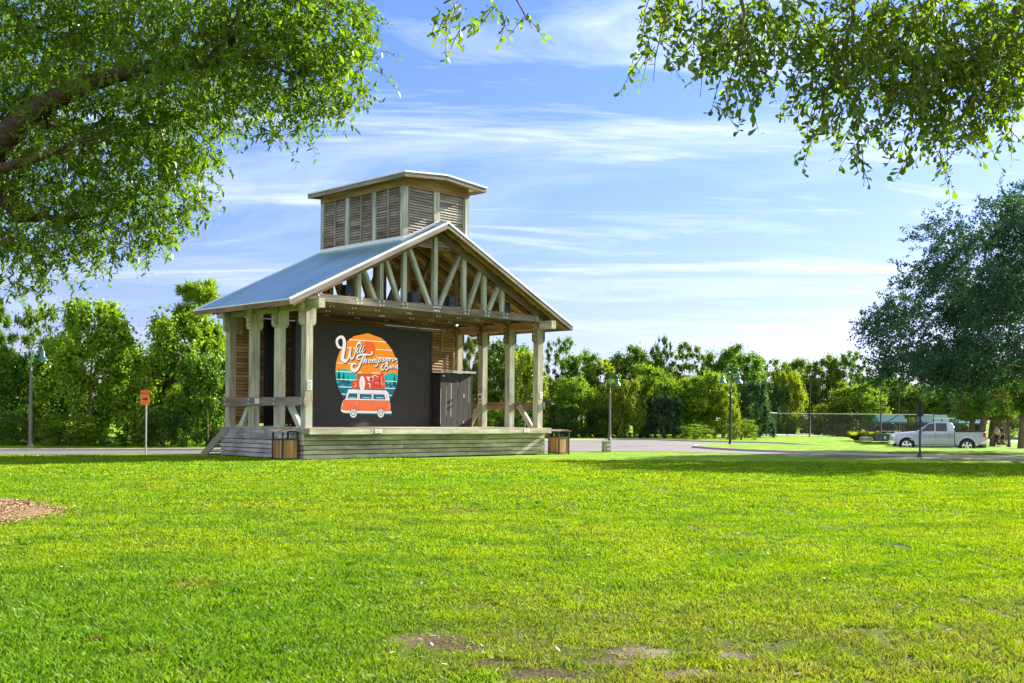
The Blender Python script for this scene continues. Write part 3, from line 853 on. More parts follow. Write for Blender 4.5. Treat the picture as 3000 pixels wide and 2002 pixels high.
    # each rests on a plank across the truss chords
# a lit work lamp under the back right corner of the roof
p = on_v(1340, 953, 5.0); q = to_world(p.x, p.y, p.z)
lp = thing('work_lamp', 'small lit work lamp under the roof at the back right corner of the stage', 'lamp', q, PHI)
mb = MB(); mb.box((-.07, .03, -.05), (.07, .09, .09), rnd=.5); mb.tube([(0, .06, .05), (0, .1, .35)], .015, 6); mb.build('housing', M['bolt'], lp)
mb = MB(); mb.lathe([(.0, -.025), (.035, -.02), (.045, .0), (.04, .03)], (0, .0, .02), 12, axis='y'); mb.build('lens', emit('lamp_glow', (1, .93, .78), 3), lp)
# ------------------------------------------------------------------ ground
LAWN = (.115, .215, .016)
PATCH = [(-.58, 7.95, .36, .34), (-.30, 7.7, .22, .2), (.86, 7.62, .34, .24), (.25, 6.9, .4, .26), (.6, 7.3, .26, .18), (1.5, 7.5, .24, .18), (-.1, 7.25, .18, .14), (1.1, 7.0, .25, .2)]


def lawn_colour(m, blade=False):
    """Colour of the lawn by place: fresh, yellowish and worn areas."""
    pos = m.n('ShaderNodeNewGeometry').outputs['Position']
    sx = m.n('ShaderNodeSeparateXYZ'); m.l(pos, sx.inputs[0]); X, Y = sx.outputs[0], sx.outputs[1]
    big = m.noise(m.map(pos, (.16, .2, .1)), 1, 3, .5)
    mid = m.noise(m.map(pos, (.9, 1.1, .5)), 1, 4, .6)
    c = m.mix((.165, .325, .004), (.225, .345, .006), m.ramp(big, [(.35, 0), (.65, 1)]))
    c = m.mix(c, (.075, .20, .006), m.math('MULTIPLY', m.ramp(mid, [(.42, 0), (.62, 1)]), .75))
    # coarser, worn turf near the camera on the right
    near = m.n('ShaderNodeMapRange', interpolation_type='SMOOTHSTEP'); near.inputs['From Min'].default_value = 12.5; near.inputs['From Max'].default_value = 7.2; m.l(Y, near.inputs['Value'])
    rt = m.n('ShaderNodeMapRange', interpolation_type='SMOOTHSTEP'); rt.inputs['From Min'].default_value = -1.9; rt.inputs['From Max'].default_value = .2; m.l(X, rt.inputs['Value'])
    worn = m.math('MULTIPLY', m.math('MULTIPLY', near.outputs[0], rt.outputs[0]), m.ramp(m.noise(m.map(pos, (1.6, 1.3, 1)), 1, 5, .65), [(.36, 0), (.6, 1)]))
    c = m.mix(c, (.165, .205, .045), m.math('MULTIPLY', worn, .95))
    lf = m.n('ShaderNodeMapRange', interpolation_type='SMOOTHSTEP'); lf.inputs['From Min'].default_value = .4; lf.inputs['From Max'].default_value = -1.8; m.l(X, lf.inputs['Value'])
    nr2 = m.n('ShaderNodeMapRange', interpolation_type='SMOOTHSTEP'); nr2.inputs['From Min'].default_value = 14.0; nr2.inputs['From Max'].default_value = 8.0; m.l(Y, nr2.inputs['Value'])
    c = m.mix(c, (.085, .225, .010), m.math('MULTIPLY', m.math('MULTIPLY', lf.outputs[0], nr2.outputs[0]), .75))
    thin = m.ramp(m.noise(m.map(pos, (.55, .35, 1)), 1, 6, .7), [(.57, 0), (.72, 1)])
    c = m.mix(c, (.28, .29, .05), m.math('MULTIPLY', thin, .6))
    sml = m.noise(m.map(pos, (4.5, 4.5, 2)), 1, 5, .7)
    c = m.mix(c, m.ramp(sml, [(.34, (.66, .70, .6)), (.52, (1, 1, 1)), (.68, (1.18, 1.12, 1.25))]), .9, 'MULTIPLY')
    return c, pos, mid, worn


m = N('lawn_ground'); c, pos, mid, worn = lawn_colour(m)
fine = m.noise(m.map(pos, (26, 26, 26)), 1, 4, .7)
streak = m.noise(m.map(pos, (5, 9, 5)), 1, 5, .7)
c = m.mix(c, m.ramp(fine, [(.3, (.72, .72, .66)), (.7, (1.15, 1.15, 1.1))]), 1.0, 'MULTIPLY')
c = m.mix(c, m.ramp(streak, [(.35, (.8, .82, .8)), (.6, (1.06, 1.05, 1.0))]), .8, 'MULTIPLY')
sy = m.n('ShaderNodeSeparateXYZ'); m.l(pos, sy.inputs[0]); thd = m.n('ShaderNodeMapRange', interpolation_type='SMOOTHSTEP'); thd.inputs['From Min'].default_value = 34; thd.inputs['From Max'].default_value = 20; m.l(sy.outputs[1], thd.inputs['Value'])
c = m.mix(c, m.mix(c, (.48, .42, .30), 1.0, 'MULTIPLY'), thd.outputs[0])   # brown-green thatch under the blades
soil = None
for (px, py, rx, ry) in PATCH:
    q = m.n('ShaderNodeMapping'); q.inputs['Location'].default_value = (-px / rx, -py / ry, 0); q.inputs['Scale'].default_value = (1 / rx, 1 / ry, 0)
    m.l(pos, q.inputs['Vector']); ln = m.n('ShaderNodeVectorMath', operation='LENGTH'); m.l(q.outputs[0], ln.inputs[0])
    d = m.ramp(m.math('MULTIPLY', m.math('ADD', ln.outputs['Value'], m.math('MULTIPLY', m.math('ADD', streak, fine), .8)), .4), [(.55, 1), (.72, 0)])
    soil = d if soil is None else m.math('MAXIMUM', soil, d)
c = m.mix(c, m.mix(m.mix((.032, .021, .010), (.10, .074, .043), m.ramp(fine, [(.35, 0), (.65, 1)])), (.23, .185, .12), m.ramp(m.noise(m.map(pos, (1.1, .3, 1)), 1, 2, .5), [(.45, 0), (.6, .7)])), soil)
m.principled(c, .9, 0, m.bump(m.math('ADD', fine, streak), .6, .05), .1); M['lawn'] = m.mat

xs = np.concatenate([[-2500, -900, -300, -130], np.arange(-80, 101, 1.5), [130, 300, 900, 2500]])
ys = np.concatenate([[-400, -100, -30, -8], np.arange(-2, 140, 1.2), [145, 160, 200, 300, 600, 1200, 3000]])
XX, YY = np.meshgrid(xs, ys); ZZ = gz(XX, YY)
V = np.stack([XX.ravel(), YY.ravel(), ZZ.ravel()], 1); nx = len(xs)
idx = np.arange(len(V)).reshape(len(ys), nx)
F = np.stack([idx[:-1, :-1].ravel(), idx[:-1, 1:].ravel(), idx[1:, 1:].ravel(), idx[1:, :-1].ravel()], 1)
g = np_mesh('ground', V, F, M['lawn']); g['kind'] = 'structure'
for p in g.data.polygons: p.use_smooth = True

# ------------------------------------------------------------------ roads
NEAR = [(-60, 24.8), (-19.3, 42.1), (-12.3, 44.9), (-4, 49), (2.8, 52.3), (6.0, 53.5), (8.2, 53.2), (11, 51.6), (15.2, 48.3), (20.7, 45.2), (40, 36), (70, 21)]
FAR = [(-60, 29.3), (-21.2, 46.2), (-14, 48.9), (-8, 52), (-4.5, 58), (-2.5, 66), (0, 74.5), (3.4, 78), (7, 81), (9.6, 82.6), (11.3, 80.6), (12.6, 78.2), (15, 76), (20, 75.4), (28, 75.8), (60, 80), (90, 84)]
ISLB = [(90, 76), (60, 72), (28, 68.9), (20, 68.2), (15, 67.6), (12.2, 66.4), (10.6, 64.5), (10.0, 61.5), (10.5, 58.5), (11.6, 55.6), (13.2, 53.8), (16.7, 50.1), (21.9, 47.4), (41, 38.3), (70, 24)]


def paver():
    m = N('paver_road'); pos = m.n('ShaderNodeNewGeometry').outputs['Position']
    b = m.n('ShaderNodeTexBrick'); b.inputs['Scale'].default_value = 1; b.inputs['Brick Width'].default_value = .42; b.inputs['Row Height'].default_value = .21; b.inputs['Mortar Size'].default_value = .012
    b.inputs['Color1'].default_value = (.14, .125, .127, 1); b.inputs['Color2'].default_value = (.18, .165, .165, 1); b.inputs['Mortar'].default_value = (.10, .094, .096, 1)
    m.l(pos, b.inputs['Vector']); n = m.noise(m.map(pos, (.3, .5, 1)), 1, 5, .6)
    m.principled(m.mix(b.outputs['Color'], m.ramp(n, [(.3, (.8, .8, .8)), (.7, (1.15, 1.15, 1.15))]), 1, 'MULTIPLY'), .8, 0, None, .25); return m.mat


def asphalt():
    m = N('asphalt_road'); pos = m.n('ShaderNodeNewGeometry').outputs['Position']
    n = m.noise(m.map(pos, (.5, .9, 1)), 1, 6, .65); f = m.noise(m.map(pos, (20, 20, 1)), 1, 2, .6)
    m.principled(m.mix((.10, .097, .105), (.15, .147, .153), m.math('ADD', m.math('MULTIPLY', n, .7), m.math('MULTIPLY', f, .3))), .8, 0, None, .25); return m.mat


def kerb_mat():
    m = N('kerb_concrete'); pos = m.n('ShaderNodeNewGeometry').outputs['Position']
    n = m.noise(m.map(pos, (2, 2, 4)), 1, 5, .6)
    m.principled(m.mix((.27, .25, .22), (.42, .40, .36), n), .85, 0, None, .2); return m.mat


M['paver'], M['asphalt'], M['kerb'] = paver(), asphalt(), kerb_mat()


def inside(x, y, poly):
    c = False; j = len(poly) - 1
    for i in range(len(poly)):
        (xi, yi), (xj, yj) = poly[i], poly[j]
        if (yi > y) != (yj > y) and x < (xj - xi) * (y - yi) / (yj - yi) + xi: c = not c
        j = i
    return c


def sheet(name, poly, dz, mat):
    """Flat polygon following the ground, cut into small faces."""
    from mathutils.geometry import delaunay_2d_cdt
    bd = dens(list(poly) + [poly[0]], 3.0)[:-1]; n = len(bd); pts = [Vector(p) for p in bd]
    x0, x1 = min(p[0] for p in bd), max(p[0] for p in bd); y0, y1 = min(p[1] for p in bd), max(p[1] for p in bd)
    for x in np.arange(x0 + 1, x1, 3.0):
        for y in np.arange(y0 + 1, y1, 3.0):
            if inside(x, y, bd): pts.append(Vector((x, y)))
    vs, es, fs, *_ = delaunay_2d_cdt(pts, [], [list(range(n))], 1, 1e-5)
    V = [(v.x, v.y, float(gz(v.x, v.y)) + dz) for v in vs]; F = []
    for f in fs:
        cx, cy = sum(vs[i].x for i in f) / 3, sum(vs[i].y for i in f) / 3
        if not inside(cx, cy, bd): continue
        a, b, c = (vs[i] for i in f); F.append(f if (b - a).cross(c - a) > 0 else f[::-1])
    me = bpy.data.meshes.new(name); me.from_pydata(V, [], F); me.materials.append(mat); me.update()
    o = bpy.data.objects.new(name, me); COL.objects.link(o); o['kind'] = 'structure'; return o


def dens(pts, step=1.5):
    out = []
    for (a, b), (c, d) in zip(pts, pts[1:]):
        n = max(1, int(math.hypot(c - a, d - b) / step))
        out += [(a + (c - a) * k / n, b + (d - b) * k / n) for k in range(n)]
    return out + [pts[-1]]


sheet('road', [NEAR[0], NEAR[1], NEAR[2], (-4, 49.05), (-4.5, 58), (-8, 52), (-14, 48.9), (-21.2, 46.2), (-60, 29.3)], .012, M['asphalt'])
sheet('paved_road', [(-4, 49.05)] + NEAR[4:] + ISLB[::-1] + FAR[::-1][:13], .012, M['paver'])


def kerb(name, pts, h, side, gutter=None):
    """Kerb along a line: the step's face on the line, its top going back to the given side (+1 left of travel)."""
    pts = dens(pts); V, F = [], []
    for i, (x, y) in enumerate(pts):
        a = pts[max(i - 1, 0)]; b = pts[min(i + 1, len(pts) - 1)]; d = Vector((b[0] - a[0], b[1] - a[1])).normalized(); n = Vector((-d.y, d.x)) * side
        z = float(gz(x, y))
        V += [(x, y, z - .05), (x + n.x * .02, y + n.y * .02, z + h - .015), (x + n.x * .04, y + n.y * .04, z + h), (x + n.x * .18, y + n.y * .18, z + h), (x + n.x * .18, y + n.y * .18, z - .05)]
        if i:
            for k in range(4):
                q = (5 * i - 5 + k, 5 * i + k, 5 * i + k + 1, 5 * i - 5 + k + 1)
                F.append(q if side < 0 else q[::-1])
    o = np_mesh(name, V, F, M['kerb']); o['kind'] = 'structure'; return o


kerb('kerb', FAR, .1, 1)
kerb('kerb', ISLB[::-1], .12, -1)
# grass behind the kerbs, one step up
def verge(name, line, far, dz):
    return sheet(name, line + far, dz, M['lawn'])
off = [(x - .12, y + .12) for x, y in FAR]
verge('grass_verge', off[:8], [(3, 130), (-60, 130)], .095)
verge('grass_verge', [(3.35, 78.15), (7, 81.15), (9.6, 82.8), (11.4, 80.8), (12.7, 78.4), (15, 76.18), (20, 75.58), (28, 75.98), (60, 80.2), (90, 84.2)], [(90, 130), (3.2, 130)], .095)
isl = [(90, 75.8), (60, 71.8), (28, 68.7), (20, 68.0), (15.1, 67.4), (12.3, 66.2), (10.8, 64.4), (10.18, 61.5), (10.68, 58.6), (11.75, 55.75), (13.3, 53.98), (16.8, 50.26), (22, 47.58), (41.1, 38.48), (70, 24.2)]
verge('grass_island', isl, [(90, 40)], .118)
# tennis court slab beyond the bank
m = paint('court_surface', (.30, .32, .36), .8, 0, .08)
ct = sheet('tennis_court', [(24.2, 106.5), (34, 104.2), (60, 103.5), (60, 122), (25, 122)], .11, m)

# pine-straw mulch ring of the oak at the left
m = N('pine_straw'); pos = m.n('ShaderNodeNewGeometry').outputs['Position']
n = m.noise(m.map(pos, (9, 22, 9)), 1, 6, .75, 1.5)
m.principled(m.mix((.10, .058, .028), (.34, .235, .125), m.ramp(n, [(.33, 0), (.66, 1)])), .9, 0, m.bump(n, .8, .04), .1); M['mulch'] = m.mat
MX, MY, MR = -11.2, 16.64, 4.0
V = [(MX, MY, .1)]; F = []
for k in range(60):
    a = 2 * math.pi * k / 60; r = MR * (1 + .07 * math.sin(a * 3 + 1) + .04 * math.sin(a * 7) + random.uniform(-.02, .02))
    V += [(MX + r * .6 * math.cos(a), MY + r * .6 * math.sin(a), .075), (MX + r * .9 * math.cos(a), MY + r * .9 * math.sin(a), .055), (MX + r * math.cos(a), MY + r * math.sin(a), float(gz(MX, MY)) - .03)]
for k in range(60):
    j = (k + 1) % 60; a, b = 1 + 3 * k, 1 + 3 * j
    F += [(0, a, b), (0, a, b)][:1]
me = bpy.data.meshes.new('mulch_bed')
FF = [f for f in F] + [(1 + 3 * k, 2 + 3 * k, 2 + 3 * ((k + 1) % 60), 1 + 3 * ((k + 1) % 60)) for k in range(60)] + [(2 + 3 * k, 3 + 3 * k, 3 + 3 * ((k + 1) % 60), 2 + 3 * ((k + 1) % 60)) for k in range(60)]
me.from_pydata(V, [], FF); me.materials.append(M['mulch']); me.update()
o = bpy.data.objects.new('mulch_bed', me); COL.objects.link(o); o['kind'] = 'structure'
# loose straw on the ring and its edge
n = 42000; a = rng.uniform(-1.1, 1.1, n); r = MR * np.sqrt(rng.uniform(0, 1, n)) * 1.06; x = MX + r * np.cos(a); y = MY + r * np.sin(a)
zz = np.where(r < MR * .6, .1 - r / (MR * .6) * .025, .075 - (r - MR * .6) / (MR * .4) * .07) + rng.uniform(.0, .025, n)
t = rng.uniform(0, np.pi, n); L = rng.uniform(.05, .14, n); dx, dy = np.cos(t) * L, np.sin(t) * L; wx, wy = -np.sin(t) * .006, np.cos(t) * .006
V = np.stack([np.stack([x - wx, y - wy, zz], 1), np.stack([x + wx, y + wy, zz], 1), np.stack([x + dx + wx, y + dy + wy, zz + rng.uniform(-.01, .03, n)], 1), np.stack([x + dx - wx, y + dy - wy, zz + rng.uniform(-.01, .03, n)], 1)], 1).reshape(-1, 3)
m = N('straw_needle'); m.principled(m.mix((.13, .075, .035), (.46, .335, .19), m.attr('rnd').outputs['Fac']), .8, 0, None, .2)
o = np_mesh('pine_straw', V, np.arange(4 * n).reshape(n, 4), m.mat, np.repeat(rng.uniform(0, 1, n), 4)); o['kind'] = 'stuff'; o['label'] = 'loose pine straw over the mulch bed at the left edge'

# ------------------------------------------------------------------ grass blades
m = N('grass_blade'); c, pos, mid, worn = lawn_colour(m, True)
r = m.attr('rnd').outputs['Fac']
c = m.mix(c, m.ramp(r, [(0, (.5, .58, .5)), (.45, (1, 1, 1)), (.85, (1.25, 1.15, 1.0)), (.96, (1.4, 1.25, 1.4)), (1, (1.7, 1.4, 2.0))]), 1, 'MULTIPLY')
d = m.n('ShaderNodeBsdfDiffuse'); m.l(c, d.inputs['Color'])
t = m.n('ShaderNodeBsdfTranslucent'); m.l(m.mix(c, (1.3, 1.1, .5), 1, 'MULTIPLY'), t.inputs['Color'])
x = m.n('ShaderNodeMixShader'); x.inputs[0].default_value = .45; m.l(d.outputs[0], x.inputs[1]); m.l(t.outputs[0], x.inputs[2])
gl = m.n('ShaderNodeBsdfGlossy'); gl.inputs['Roughness'].default_value = .5; y_ = m.n('ShaderNodeMixShader'); y_.inputs[0].default_value = .015
m.l(x.outputs[0], y_.inputs[1]); m.l(gl.outputs[0], y_.inputs[2]); m.l(y_.outputs[0], m.out.inputs['Surface']); M['blade'] = m.mat


def smooth_noise(x, y, sc, seed):
    """Cheap value noise on a lattice."""
    q = np.random.default_rng(seed).uniform(0, 1, (97, 97)); x = x / sc; y = y / sc
    i, j = np.floor(x).astype(int), np.floor(y).astype(int); f, g_ = x - i, y - j; f = f * f * (3 - 2 * f); g_ = g_ * g_ * (3 - 2 * g_)
    a = q[i % 97, j % 97]; b = q[(i + 1) % 97, j % 97]; c_ = q[i % 97, (j + 1) % 97]; d_ = q[(i + 1) % 97, (j + 1) % 97]
    return (a * (1 - f) + b * f) * (1 - g_) + (c_ * (1 - f) + d_ * f) * g_


VS, RS = [], []
for y0, y1, density, w0, h0 in ((5.6, 9, 5200, .0042, .038), (9, 13, 3200, .0058, .040), (13, 19, 1500, .009, .042), (19, 28, 600, .017, .044), (28, 42, 230, .034, .05)):
    area = .47 * (y1 ** 2 - y0 ** 2) + 3.0 * (y1 - y0); n = int(area * density)
    y = rng.uniform(y0, y1, int(n * 1.25)); hw = .47 * y + 1.5; keep = rng.uniform(0, .47 * y1 + 1.5, len(y)) < hw; y = y[keep]; x = rng.uniform(-1, 1, len(y)) * (.47 * y + 1.5)
    k = smooth_noise(x + 50, y, .33, 1) * .5 + smooth_noise(x + 50, y, .11, 2) * .35 + smooth_noise(x + 50, y, 1.3, 3) * .4
    bare = np.zeros(len(x))
    for (px, py, rx, ry) in PATCH: bare = np.maximum(bare, 1 - sm(.35, 1.15, np.hypot((x - px) / rx, (y - py) / ry) + (smooth_noise(x + 50, y, .09, 4) - .5) * .5))
    wr = (1 - sm(7.2, 11.5, y)) * sm(-1.6, .6, x)
    p = (.7 + .5 * sm(.3, .8, k)) * (1 - .9 * (smooth_noise(x + 50, y * .6, .17, 8) > .84)) * (1 - .85 * (smooth_noise(x + 50, y * .5, .55, 9) > .95)) * (1 - .93 * bare) * (1 - .6 * wr * (smooth_noise(x + 50, y, .2, 6) > .5))
    p *= ~((np.hypot(x - MX, y - MY) < MR * .97))
    inb = (lambda u, v: (u > -.1) & (u < 12.3) & (v > -.1) & (v < 5.7))((x - BX) * CP + (y - BY) * SP, -(x - BX) * SP + (y - BY) * CP)
    near_edge = np.interp(x, [q[0] for q in NEAR], [q[1] for q in NEAR]); p *= (~inb) & (y < near_edge - .1)
    keep = rng.uniform(0, 1.15, len(x)) < p; x, y, k = x[keep], y[keep], k[keep]; n = len(x)
    coarse = (1 - sm(7.5, 13, y)) * (1 - sm(-2.2, -.2, x)) 
    h = h0 * rng.uniform(.6, 1.2, n) * (.62 + .55 * k) * (1 + .55 * coarse); w = w0 * rng.uniform(.7, 1.3, n) * (1 + .45 * coarse)
    a = rng.uniform(0, 2 * np.pi, n); lean = h * rng.uniform(.15, 1.15, n); b = rng.uniform(0, 2 * np.pi, n)
    wx, wy = np.cos(a) * w, np.sin(a) * w; lx, ly = np.cos(b) * lean, np.sin(b) * lean; z = gz(x, y) - .004
    V = np.stack([np.stack([x - wx, y - wy, z], 1), np.stack([x + wx, y + wy, z], 1),
                  np.stack([x + wx * .75 + lx * .4, y + wy * .75 + ly * .4, z + h * .62], 1), np.stack([x + lx, y + ly, z + h], 1)], 1)
    VS.append(V.reshape(-1, 3)); RS.append(np.repeat(np.clip(rng.beta(2.2, 2.6, n) + (k - .6) * .2, 0, 1), 4))
V = np.concatenate(VS); rr = np.concatenate(RS)
o = np_mesh('grass', V, np.arange(len(V)).reshape(-1, 4), M['blade'], rr); o['kind'] = 'stuff'; o['label'] = 'mown lawn grass, fresh green with worn patches near the bottom right'
# dry bits lying in the turf: clippings, straw and leaf crumbs nobody could count
n = 1500; y = rng.uniform(6.2, 20, n) ** 1.0; x = rng.uniform(-1, 1, n) * (.47 * y + 1); z = gz(x, y) + rng.uniform(.012, .04, n)
t = rng.uniform(0, np.pi, n); L = rng.uniform(.012, .045, n); wd_ = L * rng.uniform(.12, .4, n); dx, dy = np.cos(t), np.sin(t); tl = rng.uniform(-.4, .4, n)
V = np.stack([np.stack([x - dx * L, y - dy * L, z - tl * L], 1), np.stack([x - dy * wd_, y + dx * wd_, z], 1), np.stack([x + dx * L, y + dy * L, z + tl * L], 1), np.stack([x + dy * wd_, y - dx * wd_, z], 1)], 1).reshape(-1, 3)
m = N('leaf_crumb'); m.principled(m.ramp(m.attr('rnd').outputs['Fac'], [(0, (.06, .03, .015)), (.5, (.20, .13, .06)), (.8, (.42, .36, .2)), (1, (.6, .58, .48))]), .8, 0, None, .2)
o = np_mesh('leaf_litter', V, np.arange(4 * n).reshape(n, 4), m.mat, np.repeat(rng.uniform(0, 1, n), 4)); o['kind'] = 'stuff'; o['label'] = 'dry clippings and leaf crumbs scattered through the turf'
# fallen leaves on the lawn, each one a thing
lm = N('dry_leaf'); lm.principled((.19, .055, .03), .6, 0, None, .3)
pl = N('pale_leaf'); pl.principled((.55, .47, .36), .6, 0, None, .3)
for px, py, L, mt, lab in ((152, 1872, .075, 0, 'small reddish dry leaf on the grass near the bottom left corner'), (280, 1888, .105, 0, 'longer reddish dry leaf on the grass right of the small one'), (703, 1840, .05, 1, 'pale dry leaf on the grass left of the worn patch'), (1265, 1902, .05, 1, 'pale dry leaf lying on the dark bare soil'), (2205, 1752, .055, 1, 'pale dry leaf on the grass at the right of the lawn')):
    w_ = at(px, py, 1) - Vector((0, 0, CAMH)); t_ = CAMH / -w_.z; q = w_ * t_; q.z = .035
    a = random.uniform(0, 3); e = Vector((math.cos(a), math.sin(a) * .5, .15)).normalized(); f_ = Vector((-e.y, e.x, .25)).normalized()
    mb = MB(); pts = [(-.5, 0, 0), (-.2, .2, .06), (.2, .18, .08), (.5, 0, .02), (.2, -.18, .08), (-.2, -.2, .06)]
    P = [e * (p_[0] * L) + f_ * (p_[1] * L) + Vector((0, 0, p_[2] * L)) for p_ in pts]
    mb._add(P + [p_ + Vector((0, 0, -.002)) for p_ in P], [(0, 1, 2, 3), (0, 3, 4, 5), (9, 8, 7, 6), (11, 10, 9, 6)] + [(i, i + 6, (i + 1) % 6 + 6, (i + 1) % 6) for i in range(6)], P + P)
    o = mb.build('fallen_leaf', lm.mat if mt == 0 else pl.mat); o.location = q; tag(o, lab, 'leaf', 'dry leaves fallen on the lawn')

# ------------------------------------------------------------------ trees
def cards(P, D, Nn, L, Wd, shape='diamond'):
    """Leaf faces: base P, direction D, face normal Nn."""
    D = D / np.linalg.norm(D, axis=1, keepdims=True); S_ = np.cross(D, Nn); S_ /= np.maximum(np.linalg.norm(S_, axis=1, keepdims=True), 1e-6); U = np.cross(S_, D)
    L = L[:, None]; Wd = Wd[:, None]
    if shape == 'diamond':
        V = np.stack([P, P + D * L * .45 + S_ * Wd, P + D * L, P + D * L * .45 - S_ * Wd], 1); k = 4
    elif shape == 'lance':
        V = np.stack([P, P + D * L * .3 + S_ * Wd + U * Wd * .25, P + D * L * .7 + S_ * Wd * .8 + U * Wd * .2, P + D * L - U * L * .05, P + D * L * .7 - S_ * Wd * .8 + U * Wd * .2, P + D * L * .3 - S_ * Wd + U * Wd * .25], 1); k = 6
    else:                                             # obovate: widest near the tip
        V = np.stack([P, P + D * L * .35 + S_ * Wd * .5, P + D * L * .72 + S_ * Wd + U * Wd * .2, P + D * L * .95 + S_ * Wd * .5, P + D * L, P + D * L * .95 - S_ * Wd * .5, P + D * L * .72 - S_ * Wd + U * Wd * .2, P + D * L * .35 - S_ * Wd * .5], 1); k = 8
    n = len(P); return V.reshape(-1, 3), np.arange(n * k).reshape(n, k), k


def rdir(n, down=0.0):
    d = rng.normal(size=(n, 3)); d[:, 2] -= down; return d / np.linalg.norm(d, axis=1, keepdims=True)


M['leaf'] = leaf_mat('leaf'); M['leaf_near'] = leaf_mat('oak_leaf', .58, (1.38, 1.38, .38), .035)
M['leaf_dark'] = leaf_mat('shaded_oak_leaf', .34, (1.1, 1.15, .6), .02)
def bark(name, a, b):
    m = N(name); g = m.attr('gr').outputs['Vector']; n = m.noise(m.map(g, (6, 22, 22)), 1, 6, .7, .8)
    m.principled(m.mix(a, b, m.ramp(n, [(.35, 0), (.65, 1)])), .9, 0, m.bump(n, .8, .03), .15); return m.mat
M['bark'] = bark('oak_bark', (.03, .022, .015), (.13, .10, .07)); M['bark2'] = bark('thin_bark', (.06, .045, .035), (.18, .14, .10))


def crown_mesh(name, kind, seed, n=9000):
    """Crown of unit height (0..1) and unit width (-.5..+.5)."""
    global rng
    keep = rng; rng = np.random.default_rng(seed); r_ = rng
    C, Rr = [], []
    if kind == 'broad':
        for _ in range(85):
            t = r_.uniform(0, 2 * np.pi); ph = np.arccos(r_.uniform(-.75, 1)); q = r_.uniform(.55, 1.0)
            C.append((.42 * q * np.sin(ph) * np.cos(t), .42 * q * np.sin(ph) * np.sin(t), .55 + .41 * q * np.cos(ph) * (1 + .12 * np.sin(3 * t + seed)))); Rr.append(r_.uniform(.05, .11))
    elif kind == 'airy':
        for _ in range(75):
            t = r_.uniform(0, 2 * np.pi); z = r_.uniform(.4, 1.0); q = .46 * math.sqrt(max(0.02, 1 - ((z - .62) / .42) ** 2)) * r_.uniform(.3, 1)
            C.append((q * np.cos(t), q * np.sin(t), z - .03)); Rr.append(r_.uniform(.03, .075))
        for _ in range(30):
            t = r_.uniform(0, 2 * np.pi); C.append((r_.uniform(.05, .34) * np.cos(t), r_.uniform(.05, .34) * np.sin(t), r_.uniform(.05, .5))); Rr.append(r_.uniform(.09, .15))
    elif kind == 'vine':
        for _ in range(110):
            t = r_.uniform(0, 2 * np.pi); z = r_.uniform(.02, .97); q = (.46 - .24 * z + .07 * math.sin(z * 9 + t * 2 + seed)) * r_.uniform(.75, 1.05)
            C.append((q * np.cos(t), q * np.sin(t), z)); Rr.append(r_.uniform(.04, .085))
    elif kind == 'shrub':
        for _ in range(50):
            t = r_.uniform(0, 2 * np.pi); z = r_.uniform(.04, .9); q = .44 * math.sqrt(max(.05, 1 - z ** 2)) * r_.uniform(.5, 1.05)
            C.append((q * np.cos(t), q * np.sin(t), z)); Rr.append(r_.uniform(.07, .14))
    elif kind == 'pine':
        for _ in range(85):
            t = r_.uniform(0, 2 * np.pi); z = r_.uniform(.12, .98); q = (.40 * (1 - z) ** .55 + .09) * r_.uniform(.45, 1.05)
            C.append((q * np.cos(t), q * np.sin(t), z)); Rr.append(r_.uniform(.05, .095))
    C = np.array(C); Rr = np.array(Rr); w = Rr ** 2; ci = r_.choice(len(C), n, p=w / w.sum())
    if kind == 'pine':
        d = rdir(n); d[:, 2] = np.abs(d[:, 2]) * .9 - .15; P = C[ci] + rdir(n) * (Rr[ci] * r_.uniform(0, .55, n))[:, None]
        V, F, k = cards(P, d, rdir(n), Rr[ci] * r_.uniform(.6, 1.0, n), np.full(n, .0036))
    else:
        g_ = rdir(n) * (Rr[ci] * np.abs(r_.normal(0, .62, n)))[:, None]; g_[:, 2] *= 1.9 if kind == 'vine' else .72
        P = C[ci] + g_
        out = P - np.array([0, 0, .45]); out[:, 2] *= .6
        D = rdir(n, .35 if kind != 'vine' else .8) + .5 * out / np.maximum(np.linalg.norm(out, axis=1, keepdims=True), .1)
        L = r_.uniform(.017, .036, n)
        V, F, k = cards(P, D, rdir(n) + np.array([0, 0, .7]), L, L * r_.uniform(.28, .42, n))
    V[:, 2] = np.clip(V[:, 2], -.01, 1.05)
    tone = np.random.default_rng(seed + 5).uniform(-.14, .14, len(C))[ci]
    rv = np.repeat(np.clip(r_.beta(2.5, 3, n) + tone, 0, 1), k)
    rng = keep
    return np_mesh(name, V, F, M['leaf'], rv, link=False), C


def trunk_mesh(name, C, h0, rad, seed, mat, fork=.4):
    r_ = random.Random(seed); mb = MB()
    lean = (r_.uniform(-.04, .04), r_.uniform(-.04, .04)); top = Vector((lean[0], lean[1], fork))
    mb.tube([(0, 0, -.02), (lean[0] * .3, lean[1] * .3, fork * .4), top], [rad * 1.35, rad, rad * .8], 8)
    for c in [C[i] for i in r_.sample(range(len(C)), min(13, len(C)))]:
        c = Vector(c); 
        if c.z < fork * .8: continue
        midp = top.lerp(c, .5) + Vector((r_.uniform(-.03, .03), r_.uniform(-.03, .03), r_.uniform(-.01, .05)))
        mb.tube([top * .92, midp, c], [rad * .5, rad * .28, rad * .08], 5)
    o = mb.build(name, mat); me = o.data; bpy.data.objects.remove(o); return me


